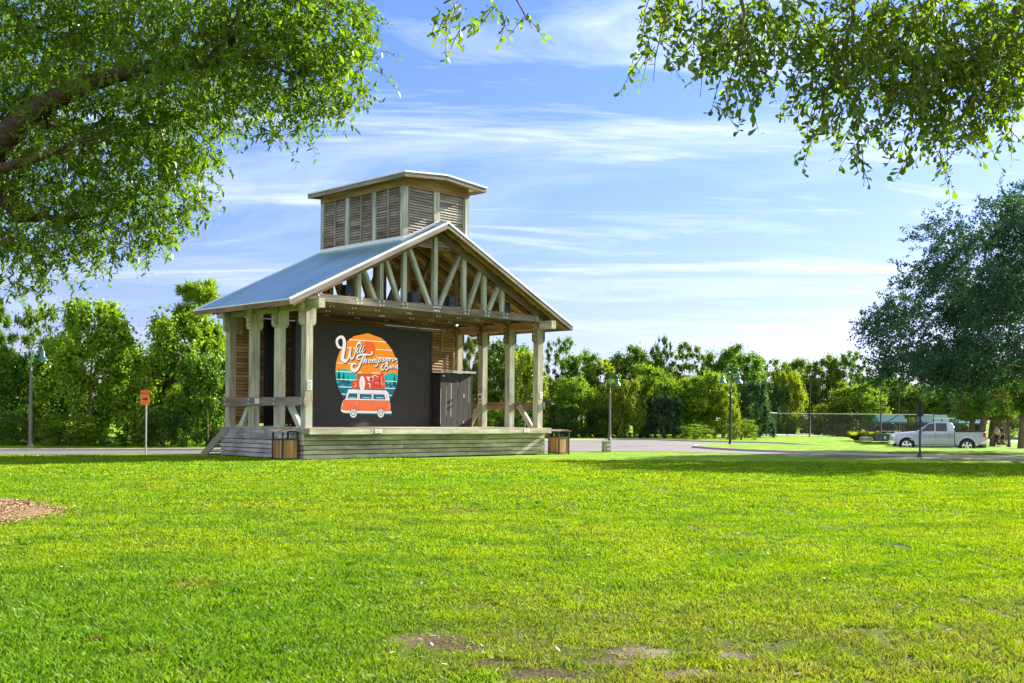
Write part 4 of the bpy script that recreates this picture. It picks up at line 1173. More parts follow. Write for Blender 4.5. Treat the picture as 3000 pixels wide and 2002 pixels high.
KIND = {}
for kind, num, n, rad, fork in (('broad', 4, 30000, .018, .32), ('airy', 4, 24000, .012, .42), ('vine', 4, 36000, .02, .5), ('shrub', 3, 14000, .02, .15), ('pine', 3, 26000, .016, .8)):
    for s_ in range(num):
        me, C = crown_mesh('%s_crown' % kind, kind, 100 * num + 17 * s_ + n % 97, n)
        KIND[(kind, s_)] = (me, trunk_mesh('%s_trunk' % kind, C, 0, rad, s_ + 3, M['bark2'], fork))
NAMES = {'broad': ('broadleaf_tree', 'tree'), 'airy': ('open_crowned_tree', 'tree'), 'vine': ('vine_covered_tree', 'tree'), 'shrub': ('shrub', 'shrub'), 'pine': ('pine_tree', 'tree')}
GROUPS = {'broad': 'trees at the edge of the wood', 'airy': 'trees at the edge of the wood', 'vine': 'vine covered trees at the edge of the wood', 'shrub': 'shrubs at the edge of the wood', 'pine': 'pines at the edge of the wood'}
GR = dict(bright=(.165, .29, .014), green=(.095, .20, .016), deep=(.055, .13, .022), yellow=(.205, .295, .012), olive=(.105, .185, .016), blue=(.04, .10, .048), pale=(.16, .21, .05))


def tree(kind, var, px, top, wpx, d, tone, label, base=.095, dep=None, hmin=0.0):
    """A tree d metres away whose crown is centred on the photo column px and reaches the photo row top."""
    p = at(px, top, d); z0 = float(gz(p.x, p.y)) + base; H = p.z - z0; Wd = wpx * d / FPX
    nm, cat = NAMES[kind]; t = thing(nm, label, cat, (p.x, p.y, z0), random.uniform(0, 6.28), GROUPS[kind])
    me, tm = KIND[(kind, var)]
    for part, data in (('crown', me), ('trunk', tm)):
        o = bpy.data.objects.new(part, data); COL.objects.link(o); o.parent = t; o.scale = (Wd * 1.08, Wd * 1.08 if dep is None else dep, H / 1.0)
        c = GR[tone]; j = random.uniform(.88, 1.12); o.color = (c[0] * j, c[1] * j, c[2] * j, 1)
    return t


T = tree
# left of the stage
T('pine', 0, -12, 880, 150, 54, 'green', 'pine with tufted boughs cut off by the left edge')
T('airy', 0, 112, 893, 210, 64, 'olive', 'tall open crowned tree with bare limbs behind the left street lamp')
T('vine', 0, 272, 900, 350, 55, 'bright', 'tall vine covered tree left of the orange sign')
T('vine', 1, 95, 1050, 320, 55, 'green', 'dark low vine covered tree behind the left street lamp post')
T('shrub', 0, 205, 1205, 230, 51.3, 'bright', 'bright green rambling shrub between the left street lamp and the orange sign', dep=3.0)
T('shrub', 1, 8, 1205, 150, 51, 'green', 'rounded shrub at the left edge under the lamp', dep=2.6)
T('shrub', 2, 330, 1262, 130, 51.2, 'green', 'low shrub at the foot of the tall vine covered tree', dep=2.0)
T('pine', 1, 585, 835, 300, 56, 'bright', 'tall tufted pine just left of the stage roof')
T('vine', 2, 545, 915, 340, 54, 'bright', 'tall vine covered tree against the left end of the stage')
T('vine', 3, 610, 1050, 240, 52.5, 'green', 'lower vine covered tree beside the stage steps')
T('shrub', 0, 480, 1180, 190, 51.6, 'deep', 'dark shrub behind the orange sign post', dep=2.5)
T('broad', 0, 395, 1068, 230, 60, 'green', 'mid sized tree in the gap behind the orange sign')
T('airy', 1, 400, 1012, 90, 72, 'deep', 'thin dark treetop far behind the gap left of the pine')
T('vine', 3, 170, 1000, 180, 60, 'deep', 'dark vine covered tree between the lamp and the tall vine mass')
T('broad', 1, 20, 1010, 150, 58, 'bright', 'bright leafy tree behind the shrub at the left edge')
T('broad', 2, 470, 1090, 200, 58, 'green', 'dark tree behind the orange sign filling the shade')
# seen through the stage
T('pine', 2, 1375, 985, 110, 86, 'pale', 'pale green pine seen between the cabinet and the columns')
T('broad', 3, 1480, 975, 200, 90, 'green', 'tall tree seen between the right hand columns')
T('shrub', 0, 1420, 1175, 160, 84, 'bright', 'bright shrub behind the right rail of the stage', dep=4)
T('vine', 0, 1545, 1040, 150, 85, 'yellow', 'yellowish vine covered tree behind the front right column')
T('shrub', 1, 1530, 1200, 160, 83, 'deep', 'dark shrub low behind the front right column', dep=4)
T('broad', 0, 1240, 1040, 170, 92, 'green', 'tree behind the stage back wall')
# right of the stage, first group
T('airy', 2, 1648, 988, 130, 92, 'green', 'slender open topped tree just right of the stage roof tip')
T('broad', 1, 1705, 1012, 160, 94, 'green', 'dark rounded tree behind the right trash bin')
T('broad', 2, 1690, 1092, 150, 87, 'bright', 'bright green tree above the right trash bin')
T('vine', 1, 1640, 1190, 130, 85, 'deep', 'dark vine mass low behind the right trash bin')
T('airy', 3, 1762, 1050, 140, 93, 'yellow', 'yellowish thin leaved tree left of the single street lamp')
T('vine', 2, 1765, 1195, 120, 86, 'deep', 'dark vine mass behind the single street lamp post')
T('vine', 0, 1828, 1120, 130, 86, 'yellow', 'golden vine covered tree right of the single street lamp')
T('broad', 3, 1862, 1003, 190, 96, 'green', 'wide tree whose crown rises above the single street lamp')
T('broad', 0, 1900, 1055, 190, 89, 'bright', 'large bright rounded tree midway between the two right street lamps')
T('airy', 1, 1938, 990, 80, 97, 'deep', 'wispy tall treetop between the two right street lamps')
T('airy', 0, 2015, 1004, 150, 98, 'olive', 'flat topped open tree left of the double street lamp')
T('vine', 3, 1945, 1165, 130, 86, 'blue', 'blue green vine covered tree behind the concrete pedestal')
T('broad', 1, 2062, 1072, 200, 89, 'bright', 'largest yellow green tree beside the double street lamp')
T('shrub', 2, 2040, 1240, 100, 82, 'bright', 'bright ferny shrub left of the double street lamp base', dep=3)
T('broad', 2, 2020, 1125, 150, 90, 'olive', 'olive tree between the bright rounded tree and the double street lamp')
T('broad', 3, 2150, 1000, 200, 100, 'green', 'tall dark tree behind the double street lamp')
T('shrub', 0, 2172, 1222, 80, 82, 'bright', 'bright ferny shrub right of the double street lamp base', dep=3)
T('vine', 1, 2214, 1122, 110, 92, 'blue', 'dark vine clad pillar of a tree at the left end of the court fence')
T('vine', 0, 2118, 1130, 110, 88, 'yellow', 'yellow green tree close behind the double street lamp post')
T('airy', 2, 2260, 1050, 140, 124, 'green', 'open tree behind the left end of the court fence')
# behind the court
T('broad', 0, 2330, 1040, 150, 128, 'green', 'bushy tree behind the court light pole')
T('vine', 3, 2310, 1095, 120, 121, 'yellow', 'golden vine covered tree over the court fence')
T('vine', 2, 2265, 1125, 110, 119, 'deep', 'dark vine covered tree over the court fence corner')
T('broad', 1, 2420, 1026, 150, 130, 'olive', 'tall olive tree right of the court light pole')
T('airy', 3, 2492, 1030, 140, 131, 'green', 'dark open crowned tree beside the big shaded oak')
T('broad', 2, 2520, 1110, 190, 122, 'bright', 'wide bright tree left of the teal shelters')
T('shrub', 1, 2420, 1180, 120, 123, 'yellow', 'yellow green shrub behind the court fence', dep=5)
T('broad', 3, 2590, 1085, 160, 128, 'green', 'tree behind the first teal shelter')
T('shrub', 2, 2610, 1190, 150, 124, 'yellow', 'bright shrub behind the first teal shelter', dep=5)
T('broad', 0, 2700, 1120, 190, 128, 'olive', 'leafy tree behind the second teal shelter')
T('broad', 1, 2800, 1100, 200, 130, 'green', 'leafy tree behind the third teal shelter')
T('shrub', 0, 2760, 1205, 190, 126, 'bright', 'bright shrub behind the pickup cab', dep=5)
T('broad', 2, 2900, 1105, 190, 128, 'pale', 'pale tree beyond the walking couple')
T('broad', 3, 3000, 1095, 190, 126, 'pale', 'pale tree beyond the lawn at the right edge')
T('shrub', 1, 2965, 1255, 110, 118, 'bright', 'bright low shrub beyond the walking couple', base=.02, dep=4)

# ------------------------------------------------------------------ the wood behind the first trees
def woodland(pts, dep, h0, h1, n, colour, label, seed):
    """Leafy mass along a line of ground points: a deep band of foliage clumps."""
    r_ = np.random.default_rng(seed); seg = [(a, b) for a, b in zip(pts, pts[1:])]; Ls = [math.hypot(b[0] - a[0], b[1] - a[1]) for a, b in seg]; tot = sum(Ls); k = int(tot * 2.6)
    C, Rr = [], []
    for _ in range(k):
        s_ = r_.uniform(0, tot)
        for (a, b), L in zip(seg, Ls):
            if s_ <= L: break
            s_ -= L
        t = s_ / L; x = a[0] + (b[0] - a[0]) * t; y = a[1] + (b[1] - a[1]) * t + r_.uniform(0, dep); top = h0 + (h1 - h0) * float(smooth_noise(np.array([x + 300]), np.array([y]), 3.0, seed)[0])
        C.append((x, y, .1 + r_.uniform(0, 1) ** .8 * top)); Rr.append(r_.uniform(.6, 1.2))
    C, Rr = np.array(C), np.array(Rr); ci = r_.integers(0, len(C), n); g_ = rdir(n) * (Rr[ci] * np.cbrt(r_.uniform(.03, 1, n)))[:, None]; P = C[ci] + g_; P[:, 2] = np.maximum(P[:, 2], .05)
    L = r_.uniform(.2, .42, n); V, F, q = cards(P, rdir(n, .4), rdir(n) + np.array([0, 0, .7]), L, L * r_.uniform(.3, .42, n))
    o = np_mesh('woodland', V, F, M['leaf'], np.repeat(np.clip(r_.beta(2.5, 3, n) + r_.uniform(-.18, .12, len(C))[ci], 0, 1), q)); o.color = (*colour, 1); o['kind'] = 'stuff'; o['label'] = label
woodland([(-62, 48), (-30, 60), (-15, 66), (-2, 92)], 9, 3.4, 5.6, 80000, (.065, .14, .02), 'dense undergrowth of the wood behind the trees left of the stage', 21)
woodland([(-6, 100), (6, 101), (24, 112), (28, 128), (48, 134), (75, 132)], 12, 4.2, 6.8, 110000, (.08, .155, .02), 'dense undergrowth of the wood behind the trees right of the stage', 22)
woodland([(18, 142), (45, 142), (75, 140)], 8, 5.5, 8.0, 50000, (.07, .14, .02), 'taller far wood beyond the tennis court', 23)

# thin park trees near the walkers
def park_tree(px, d, hpx, wpx, lean, label, var, tone, rad):
    q = at(px, 1300, d); z0 = float(gz(q.x, q.y)) + .02; H = at(px, hpx, d).z - z0; Wd = wpx * d / FPX
    t = thing('park_tree', label, 'tree', (q.x, q.y, z0), 0, 'thin park trees by the walkers')
    mb = MB(); L = lean
    mb.tube([(0, 0, -.1), (L * .25, 0, H * .28), (L * .6, .05, H * .55), (L, .1, H * .82)], [rad * 1.25, rad, rad * .75, rad * .4], 8)
    for _ in range(9):
        b = random.uniform(.4, .8) * H; a = random.uniform(0, 6.28); l = random.uniform(.25, .45) * Wd
        mb.tube([(L * b / H, 0, b), (L * b / H + math.cos(a) * l * .5, math.sin(a) * l * .5, b + l * .35), (L * b / H + math.cos(a) * l, math.sin(a) * l, b + l * .5)], [rad * .4, rad * .25, rad * .1], 5)
    mb.build('trunk', M['bark2'], t)
    o = bpy.data.objects.new('crown', KIND[('airy', var)][0]); COL.objects.link(o); o.parent = t; o.scale = (Wd, Wd, H * .66); o.location = (L * .8, 0, H * .40); c = GR[tone]; o.color = (*c, 1)
park_tree(2838, 84, 1120, 150, .6, 'leaning thin park tree right of the pickup cab', 0, 'pale', .17)
park_tree(2850, 88, 1110, 130, -.2, 'slim straight park tree right beside the leaning one', 1, 'green', .13)
park_tree(2878, 80, 1080, 150, .1, 'park tree with dark trunk directly behind the pickup tailgate', 2, 'green', .23)
park_tree(2907, 86, 1090, 140, .2, 'park tree left of the walking couple', 3, 'pale', .2)
park_tree(2934, 92, 1070, 170, .3, 'thick park tree right behind the walking couple', 1, 'green', .36)
park_tree(2957, 84, 1120, 130, -.3, 'thinnest park tree just right of the walking couple', 0, 'pale', .1)
park_tree(2990, 80, 1060, 170, .4, 'park tree with leaning trunk at the right edge', 2, 'green', .2)


# ------------------------------------------------------------------ big shaded oak on the right
def limbs(mb, base, tips, rad, seed, sag=.0):
    r_ = random.Random(seed)
    for tp in tips:
        b, tp = Vector(base), Vector(tp); m1 = b.lerp(tp, .35) + Vector((r_.uniform(-.4, .4), r_.uniform(-.4, .4), r_.uniform(.1, .6))); m2 = b.lerp(tp, .7) + Vector((r_.uniform(-.4, .4), r_.uniform(-.4, .4), r_.uniform(0, .5)))
        mb.tube([b, m1, m2, tp], [rad, rad * .65, rad * .38, rad * .1], 7)


OX, OY = 27.6, 51.5
oak = thing('live_oak', 'huge shaded live oak with blue green crown hanging over the pickup at the right edge', 'tree', (OX, OY, .1))
n = 330000; r_ = rng
C, Rr = [], []
for _ in range(420):
    t = r_.uniform(0, 2 * np.pi); ph = np.arccos(r_.uniform(-.35, 1)); q = r_.uniform(.25, 1.0) ** .5
    C.append((10.9 * q * np.sin(ph) * np.cos(t), 9.0 * q * np.sin(ph) * np.sin(t), 4.7 + (8.3 if np.cos(ph) > 0 else 3.5) * q * np.cos(ph) + .35 * np.sin(5 * t))); Rr.append(r_.uniform(.6, 1.3))
C = np.array(C); Rr = np.array(Rr); C[:, 2] = np.maximum(C[:, 2], 3.0 + r_.uniform(0, 1.2, len(C)))
tw = 13000; ci = r_.choice(len(C), tw, p=Rr ** 2 / (Rr ** 2).sum()); g_ = rdir(tw) * (Rr[ci] * np.cbrt(r_.uniform(.05, 1, tw)))[:, None]; g_[:, 2] *= .75
TP = C[ci] + g_; TD = rdir(tw, .15) + .7 * (TP - np.array([0, 0, 6.5])) / np.maximum(np.linalg.norm(TP - np.array([0, 0, 6.5]), axis=1, keepdims=True), .1); TD /= np.linalg.norm(TD, axis=1, keepdims=True)
k_ = n // tw; s_ = np.tile(np.linspace(.05, 1, k_), tw); ti = np.repeat(np.arange(tw), k_); TL = r_.uniform(.45, .95, tw)
P = TP[ti] + TD[ti] * (s_ * TL[ti])[:, None] + np.array([0, 0, -1]) * (s_ ** 2 * .22 * TL[ti])[:, None] + r_.normal(0, .05, (len(ti), 3))
D = TD[ti] + rdir(len(ti)) * .9; L = r_.uniform(.085, .16, len(ti))
V, F, k = cards(P, D, rdir(len(ti)) + np.array([0, 0, .6]), L, L * .30)
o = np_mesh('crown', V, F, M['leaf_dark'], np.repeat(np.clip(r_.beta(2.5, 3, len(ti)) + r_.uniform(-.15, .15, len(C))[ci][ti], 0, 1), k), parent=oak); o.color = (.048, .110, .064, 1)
mb = MB(); mb.tube([(0, 0, -.2), (.1, 0, 1.2), (0, .1, 2.6)], [.75, .5, .48], 12)
limbs(mb, (0, .1, 2.4), [C[i] for i in random.Random(4).sample(range(len(C)), 12)], .2, 5)
mb.build('trunk', M['bark'], oak)

# ------------------------------------------------------------------ near oak, top left: its trunk stands in the mulch bed
LX, LY = MX, MY + .1
near = thing('laurel_oak', 'sunlit laurel oak whose leafy limbs fill the upper left corner', 'tree', (LX, LY, 0))
inv = Vector((LX, LY, 0))
def limb_px(mb, pts, n=8): mb.tube([at(x, y, d) - inv for x, y, d, r in pts], [r for *_, r in pts], n)
mb = MB(); mb.tube([(0, 0, -.1), (.02, 0, .5), (.1, -.05, 1.8), (.35, -.2, 3.3), at(-60, 520, 16.3) - inv], [.52, .36, .31, .3, .27], 12)
limb_px(mb, [(-90, 560, 16.4, .24), (0, 420, 16.1, .19), (75, 345, 15.9, .165), (160, 290, 15.7, .14), (268, 243, 15.4, .115), (420, 200, 15.1, .095), (560, 185, 14.9, .085), (625, 180, 14.8, .095), (662, 130, 14.7, .085), (700, 60, 14.6, .075), (745, -60, 14.5, .06), (790, -220, 14.4, .03)], 10)
limb_px(mb, [(-40, 500, 16.2, .11), (20, 490, 15.6, .07), (110, 465, 15.2, .05), (205, 425, 14.9, .03), (300, 400, 14.8, .012)])
limb_px(mb, [(625, 180, 14.8, .07), (690, 160, 14.6, .04), (790, 190, 14.2, .022), (900, 240, 14.0, .01)])
limb_px(mb, [(-60, 520, 16.3, .12), (60, 640, 16.4, .07), (200, 640, 15.9, .04), (330, 620, 15.5, .015)])
limb_px(mb, [(75, 345, 15.9, .09), (200, 380, 16.8, .06), (420, 400, 16.9, .035), (560, 450, 16.6, .012)])
limb_px(mb, [(-20, 430, 16.1, .12), (150, 150, 17.2, .08), (380, 20, 17.4, .05), (620, -80, 17.2, .02)])
BL = [(90, 60, 260, 150, 15.8, 1), (330, 60, 260, 130, 15.6, 1), (560, 60, 230, 130, 15, 1), (760, 50, 190, 120, 14.7, 1), (930, 70, 160, 130, 14.3, 1), (1020, 150, 95, 130, 14.1, .55), (930, 230, 150, 110, 14.2, .8), (800, 170, 170, 120, 14.4, .9), (840, 330, 120, 75, 14.2, .4), (990, 285, 90, 60, 14.0, .25), (700, 300, 110, 90, 14.6, .5), (600, 240, 190, 120, 15.7, 1), (430, 250, 210, 140, 16.3, 1), (220, 330, 230, 150, 16.7, 1), (60, 200, 160, 160, 16.9, 1),
      (500, 400, 150, 110, 15.6, .85), (560, 490, 95, 110, 15.4, .6), (380, 480, 190, 140, 15.8, 1), (180, 500, 220, 150, 16.6, 1), (40, 560, 130, 160, 16.9, 1), (480, 590, 120, 90, 15.6, .7), (330, 640, 180, 110, 15.8, .95), (150, 680, 180, 110, 16, .85), (420, 690, 80, 60, 15.5, .3), (330, 745, 70, 45, 15.5, .22), (60, 770, 110, 90, 16.2, .6), (170, 770, 90, 50, 16, .25), (50, 850, 60, 45, 16.2, .16),
      (330, 215, 170, 60, 14.5, .45), (520, 190, 150, 60, 14.1, .5), (150, 400, 160, 60, 14.9, .3), (60, 250, 120, 70, 15.0, .25),
      (-150, 200, 250, 300, 17, .6), (-150, 600, 220, 250, 17.2, .5), (300, -180, 500, 150, 15.5, .4), (800, -120, 250, 100, 14.5, .4)]
def twig_cloud(blobs, per, leaves, Ls, Wf, twl, dspread, droop, shape, mat, parent, inv, colour, tilt=.5):
    TPs = []
    for (x, y, rx, ry, d, dn) in blobs:
        m_ = int(per * dn * rx * ry / 30000); a = rng.uniform(0, 2 * np.pi, m_); q = np.sqrt(rng.uniform(0, 1, m_)) * 1.0
        for aa, qq, dd in zip(a, q, rng.normal(0, dspread, m_)): TPs.append(tuple(at(x + rx * qq * math.cos(aa), y + ry * qq * math.sin(aa), d + float(np.clip(dd, -2 * dspread, 2 * dspread)) ) - inv))
    TP = np.array(TPs); tw = len(TP); TD = rdir(tw); TD[:, 2] = -abs(TD[:, 2]) * .5 - droop; TD /= np.linalg.norm(TD, axis=1, keepdims=True); TL = rng.uniform(.5, 1.2, tw) * twl
    ti = np.repeat(np.arange(tw), leaves); s_ = np.tile(np.linspace(.08, 1, leaves), tw) + rng.uniform(-.04, .04, tw * leaves)
    bend = np.array([0, 0, -1.0])
    P = TP[ti] + TD[ti] * (s_ * TL[ti])[:, None] + bend * (s_ ** 2 * .25 * TL[ti])[:, None]
    D = TD[ti] * .6 + rdir(len(ti), .25); L = Ls * rng.uniform(.6, 1.25, len(ti))
    V, F, k = cards(P, D, rdir(len(ti)) * tilt + np.array([0, 0, 1.0]), L, L * Wf * rng.uniform(.8, 1.2, len(ti)), shape)
    o = np_mesh('crown', V, F, mat, np.repeat(np.clip(rng.beta(2.5, 2.8, len(ti)) + rng.uniform(-.12, .12, tw)[ti], 0, 1), k), parent=parent); o.color = (*colour, 1)
    # twigs as thin three-sided sticks
    a = TP; b = TP + TD * (TL * .5)[:, None] + bend * (.0625 * TL)[:, None]; c = TP + TD * TL[:, None] + bend * (.25 * TL)[:, None]
    w = np.cross(TD, rdir(tw)); w /= np.linalg.norm(w, axis=1, keepdims=True); w2 = np.cross(TD, w); r0 = .0042
    vs = []
    for p_, rr_ in ((a, r0), (b, r0 * .7), (c, r0 * .35)):
        for e_ in (w, -.5 * w + .87 * w2, -.5 * w - .87 * w2): vs.append(p_ + e_ * rr_)
    V = np.stack(vs, 1).reshape(-1, 3); base = (np.arange(tw) * 9)[:, None, None]
    f = np.array([[0, 1, 4, 3], [1, 2, 5, 4], [2, 0, 3, 5], [3, 4, 7, 6], [4, 5, 8, 7], [5, 3, 6, 8]])[None]
    t_ = np_mesh('twigs', V, (base + f).reshape(-1, 4), M['twig'], parent=o)
    return o
M['twig'] = paint('twig_bark', (.13, .10, .06), .9)
twig_cloud(BL, 285, 14, .098, .17, .36, .5, .12, 'lance', M['leaf_near'], near, inv, (.108, .20, .013))
mb.build('trunk', M['bark'], near)

# ------------------------------------------------------------------ overhanging oak, top right: its trunk is out of the frame
RX_, RY_ = 7.6, 6.2
ov = thing('post_oak', 'oak with rounded backlit leaves hanging in from the upper right corner', 'tree', (RX_, RY_, 0)); inv2 = Vector((RX_, RY_, 0))
BR = [(1940, 60, 60, 90, 7.2, .7), (1915, 150, 32, 40, 7.2, .6), (1960, 0, 60, 60, 7.3, .8), (2060, 40, 90, 60, 7.2, .7), (2120, 110, 110, 70, 7.2, .95), (2190, 60, 120, 70, 7.3, .75), (2080, 140, 60, 50, 7.1, .6), (2180, 190, 70, 60, 7.1, .8), (2140, 260, 60, 40, 7.1, .5), (2110, 300, 28, 18, 7.1, .5), (2260, 110, 90, 90, 7.3, .7), (2300, 30, 140, 60, 7.4, .7), (2330, 180, 60, 60, 7.2, .5), (2420, 90, 130, 80, 7.4, .95), (2450, 180, 130, 80, 7.3, .8), (2400, 290, 90, 50, 7.2, .75), (2390, 355, 60, 35, 7.1, .6), (2540, 80, 150, 100, 7.4, .9), (2560, 220, 130, 90, 7.3, .8), (2530, 330, 70, 70, 7.2, .6), (2500, 400, 35, 40, 7.1, .6), (2512, 450, 18, 20, 7.1, .6),
      (2690, 60, 150, 110, 7.5, 1.1), (2700, 190, 150, 100, 7.4, 1.0), (2660, 300, 110, 70, 7.3, .8), (2690, 390, 50, 40, 7.2, .45), (2660, 425, 20, 30, 7.2, .5), (2830, 90, 150, 120, 7.6, 1.25), (2840, 230, 140, 110, 7.5, 1.1), (2810, 330, 100, 60, 7.3, .8), (2790, 400, 50, 40, 7.2, .7), (2760, 460, 30, 40, 7.2, .7), (2910, 380, 50, 40, 7.3, .5), (2960, 120, 130, 150, 7.7, 1.25), (2970, 270, 60, 60, 7.5, .6), (2970, 345, 30, 25, 7.4, .4),
      (1300, 45, 26, 40, 7.4, .7), (1360, 20, 40, 28, 7.4, .8), (1365, 85, 24, 34, 7.3, .6), (1440, 12, 50, 26, 7.4, .6), (1520, 40, 40, 24, 7.4, .8), (1545, 70, 22, 18, 7.4, .5),
      (3200, 100, 250, 250, 7.6, .5), (2500, -150, 600, 120, 7.4, .45)]
twig_cloud(BR, 140, 11, .058, .26, .22, .32, .5, 'obovate', M['leaf_near'], ov, inv2, (.12, .205, .010), tilt=.9)
mb = MB()
mb.tube([(0, 0, -.1), (0, 0, .5), (-.1, .05, 2.2), (-.3, .1, 3.6), (-.9, .3, 5.2)], [.42, .27, .23, .2, .15], 10)
def limb2(pts): mb.tube([at(x, y, d) - inv2 for x, y, d, r in pts], [r for *_, r in pts], 7)
mb.tube([(-.9, .3, 5.2), at(3150, -180, 7.8) - inv2], [.15, .11], 8)
limb2([(3150, -180, 7.8, .11), (2850, -140, 7.6, .07), (2500, -130, 7.4, .05), (2150, -100, 7.3, .035), (1750, -120, 7.4, .02), (1420, -60, 7.4, .011), (1300, 10, 7.4, .006)])
limb2([(3150, -180, 7.8, .08), (2980, 40, 7.7, .04), (2880, 220, 7.5, .02), (2800, 380, 7.3, .008)])
limb2([(2850, -140, 7.6, .05), (2720, 30, 7.5, .025), (2660, 260, 7.3, .01), (2680, 380, 7.2, .005)])
limb2([(2500, -130, 7.4, .035), (2500, 60, 7.4, .016), (2450, 200, 7.3, .009), (2400, 330, 7.2, .005)])
limb2([(2150, -100, 7.3, .025), (2180, 40, 7.2, .01), (2160, 180, 7.1, .006), (2110, 300, 7.1, .003)])
limb2([(2060, -80, 7.3, .008), (2056, 60, 7.2, .004), (2058, 200, 7.2, .003), (2052, 285, 7.2, .002)])
limb2([(1950, -60, 7.3, .01), (1945, 60, 7.2, .005), (1920, 170, 7.2, .003), (1914, 240, 7.2, .0015)])
limb2([(1480, -60, 7.4, .008), (1530, 30, 7.4, .005), (1560, 85, 7.4, .002)])
mb.build('trunk', M['bark2'], ov)
# ------------------------------------------------------------------ trash bins
plank = wood('bin_plank', (.42, .245, .105), (.30, .165, .065), None, var=.1, knots=False)
Bw, Bh = .67, 1.06
bin0 = thing('trash_bin', 'trash bin with tan plank panels in front of the left corner of the stage', 'trash bin', (-8.03, 38.95, 0), PHI, 'plank trash bins beside the stage')
mb = MB(); f_ = .055
for u in (0, Bw - f_):
    for v in (0, Bw - f_): mb.box((u, v, 0), (u + f_, v + f_, 1.0))
for z in (.03, .72):
    for v in (.004, Bw - f_ + .004): mb.box((f_, v, z), (Bw - f_, v + f_ - .008, z + .05))
    for u in (.004, Bw - f_ + .004): mb.box((u, f_, z), (u + f_ - .008, Bw - f_, z + .05))
mb.build('frame', M['black'], bin0)
for ax in (0, 1):
    for s_ in (0, 1):
        mb = MB(); npl = 4; w_ = (Bw - 2 * f_) / npl
        for k in range(npl):
            a = f_ + k * w_ + .003; b = f_ + (k + 1) * w_ - .003; o0 = .022 if s_ == 0 else Bw - .04
            if ax == 0: mb.box((a, o0, .08), (b, o0 + .018, .72))
            else: mb.box((o0, a, .08), (o0 + .018, b, .72))
        mb.build('panel', plank, bin0)
mb = MB()
pr = [(-.05 + (Bw + .1) * t / 10, 1.0 + .065 * math.sin(math.pi * t / 10)) for t in range(11)]
pp = [(u, -.05, z + .02) for u, z in pr] + [(u, -.05, z - .005) for u, z in pr[::-1]]
mb.prism(pp[::-1], (0, 1, 0), 0, Bw + .1, rnd=.6); mb.build('lid', paint('bin_lid', (.24, .17, .12), .45), bin0)
mb = MB(); mb.lathe([(.24, .1), (.26, .7), (.25, .76), (.22, .74)], (Bw / 2, Bw / 2, 0), 20); mb.build('liner', M['black'], bin0)
dup(bin0, (2.06, 48.35, 0), PHI, 'trash bin with tan plank panels beyond the right end of the stage')

# ------------------------------------------------------------------ detour sign
p = at(427, 1332, 43.6); dt = thing('detour_sign', 'orange detour sign with black arrow on a steel post at the road edge', 'road sign', (p.x, p.y, 0), 0)
steel = paint('steel_post', (.33, .34, .32), .5, .4)
mb = MB(); mb.tube([(0, 0, -.1), (0, 0, 2.52)], .032, 8); mb.build('post', steel, dt)
q = at(424.7, 1165, 43.55); cz = q.z; cx = q.x - p.x
orange = paint('sign_orange', (.85, .16, .015), .5, 0, .04)
mb = MB(); w2, h2, r2 = .165, .29, .03
out = []
for sx, sz, a0 in ((1, 1, 0), (-1, 1, 90), (-1, -1, 180), (1, -1, 270)):
    for k in range(4):
        a = R(a0 + 30 * k); out.append((cx + sx * (w2 - r2) + r2 * math.cos(a), -.045, cz + sz * (h2 - r2) + r2 * math.sin(a)))
mb.prism(out[::-1] if False else out, (0, 1, 0), 0, .006, rnd=.5); pn = mb.build('panel', orange, dt)
ink = M['black']
text_mesh('lettering', 'DETOUR', .098, ink, pn, (cx, -.046, cz + .155), (1, 0, 0), (0, 0, 1), .003, bold=.001)
mb = MB(); y = -.05
mb.prism([(cx - .1, y, cz - .09), (cx + .03, y, cz - .09), (cx + .03, y, cz - .135), (cx + .11, y, cz - .06), (cx + .03, y, cz + .015), (cx + .03, y, cz - .03), (cx - .1, y, cz - .03)], (0, 1, 0), 0, .003, rnd=.5); mb.build('arrow', ink, pn)
mb = MB(); mb.box((cx - .13, y, cz + .252), (cx + .13, y + .003, cz + .262)); mb.build('border', ink, pn)

# ------------------------------------------------------------------ street lamps
teal = paint('lamp_teal', (.02, .13, .15), .32, .1, .1, 3, .6); pole_m = paint('lamp_pole', (.14, .13, .125), .5, .2); glow = paint('lamp_glass', (.5, .47, .36), .4)


def street_lamp(label, loc, rz, arms, polemat, Hh=4.62):
    t = thing('street_lamp', label, 'street lamp', loc, rz, 'teal bell street lamps along the road')
    mb = MB(); mb.lathe([(.14, -.05), (.14, .08), (.095, .14), (.085, .3), (.085, 1.2), (.072, 2.6), (.06, 3.25), (.062, 3.3), (.045, 3.32), (.04, 3.55)], (0, 0, 0), 14)
    mb.build('pole', polemat, t)
    for sx in arms:
        mb = MB(); r_ = .24; z0 = Hh - r_ - .05; pts = [(0, 0, 3.5), (0, 0, z0)]
        if len(arms) == 2: pts = [(sx * .0, 0, 3.5), (sx * .0, 0, z0 - .25), (sx * .03, 0, z0)]
        pts += [(sx * (r_ - r_ * math.cos(a)) + sx * .02, 0, z0 + r_ * math.sin(a)) for a in np.linspace(.25, math.pi, 9)]
        e = sx * (2 * r_ + .02); pts.append((e, 0, z0 - .12))
        mb.tube(pts, .028, 8); mb.build('arm', teal, t)
        mb = MB(); zt = z0 - .1
        mb.lathe([(.03, zt + .03), (.075, zt), (.095, zt - .05), (.1, zt - .2), (.115, zt - .235), (.23, zt - .39), (.24, zt - .41), (.23, zt - .412), (.1, zt - .26)], (e, 0, 0), 20); sh = mb.build('shade', teal, t)
        mb = MB(); mb.lathe([(.13, zt - .36), (.14, zt - .425), (.08, zt - .46), (.0, zt - .47)], (e, 0, 0), 14); mb.build('lens', glow, sh)
    return t


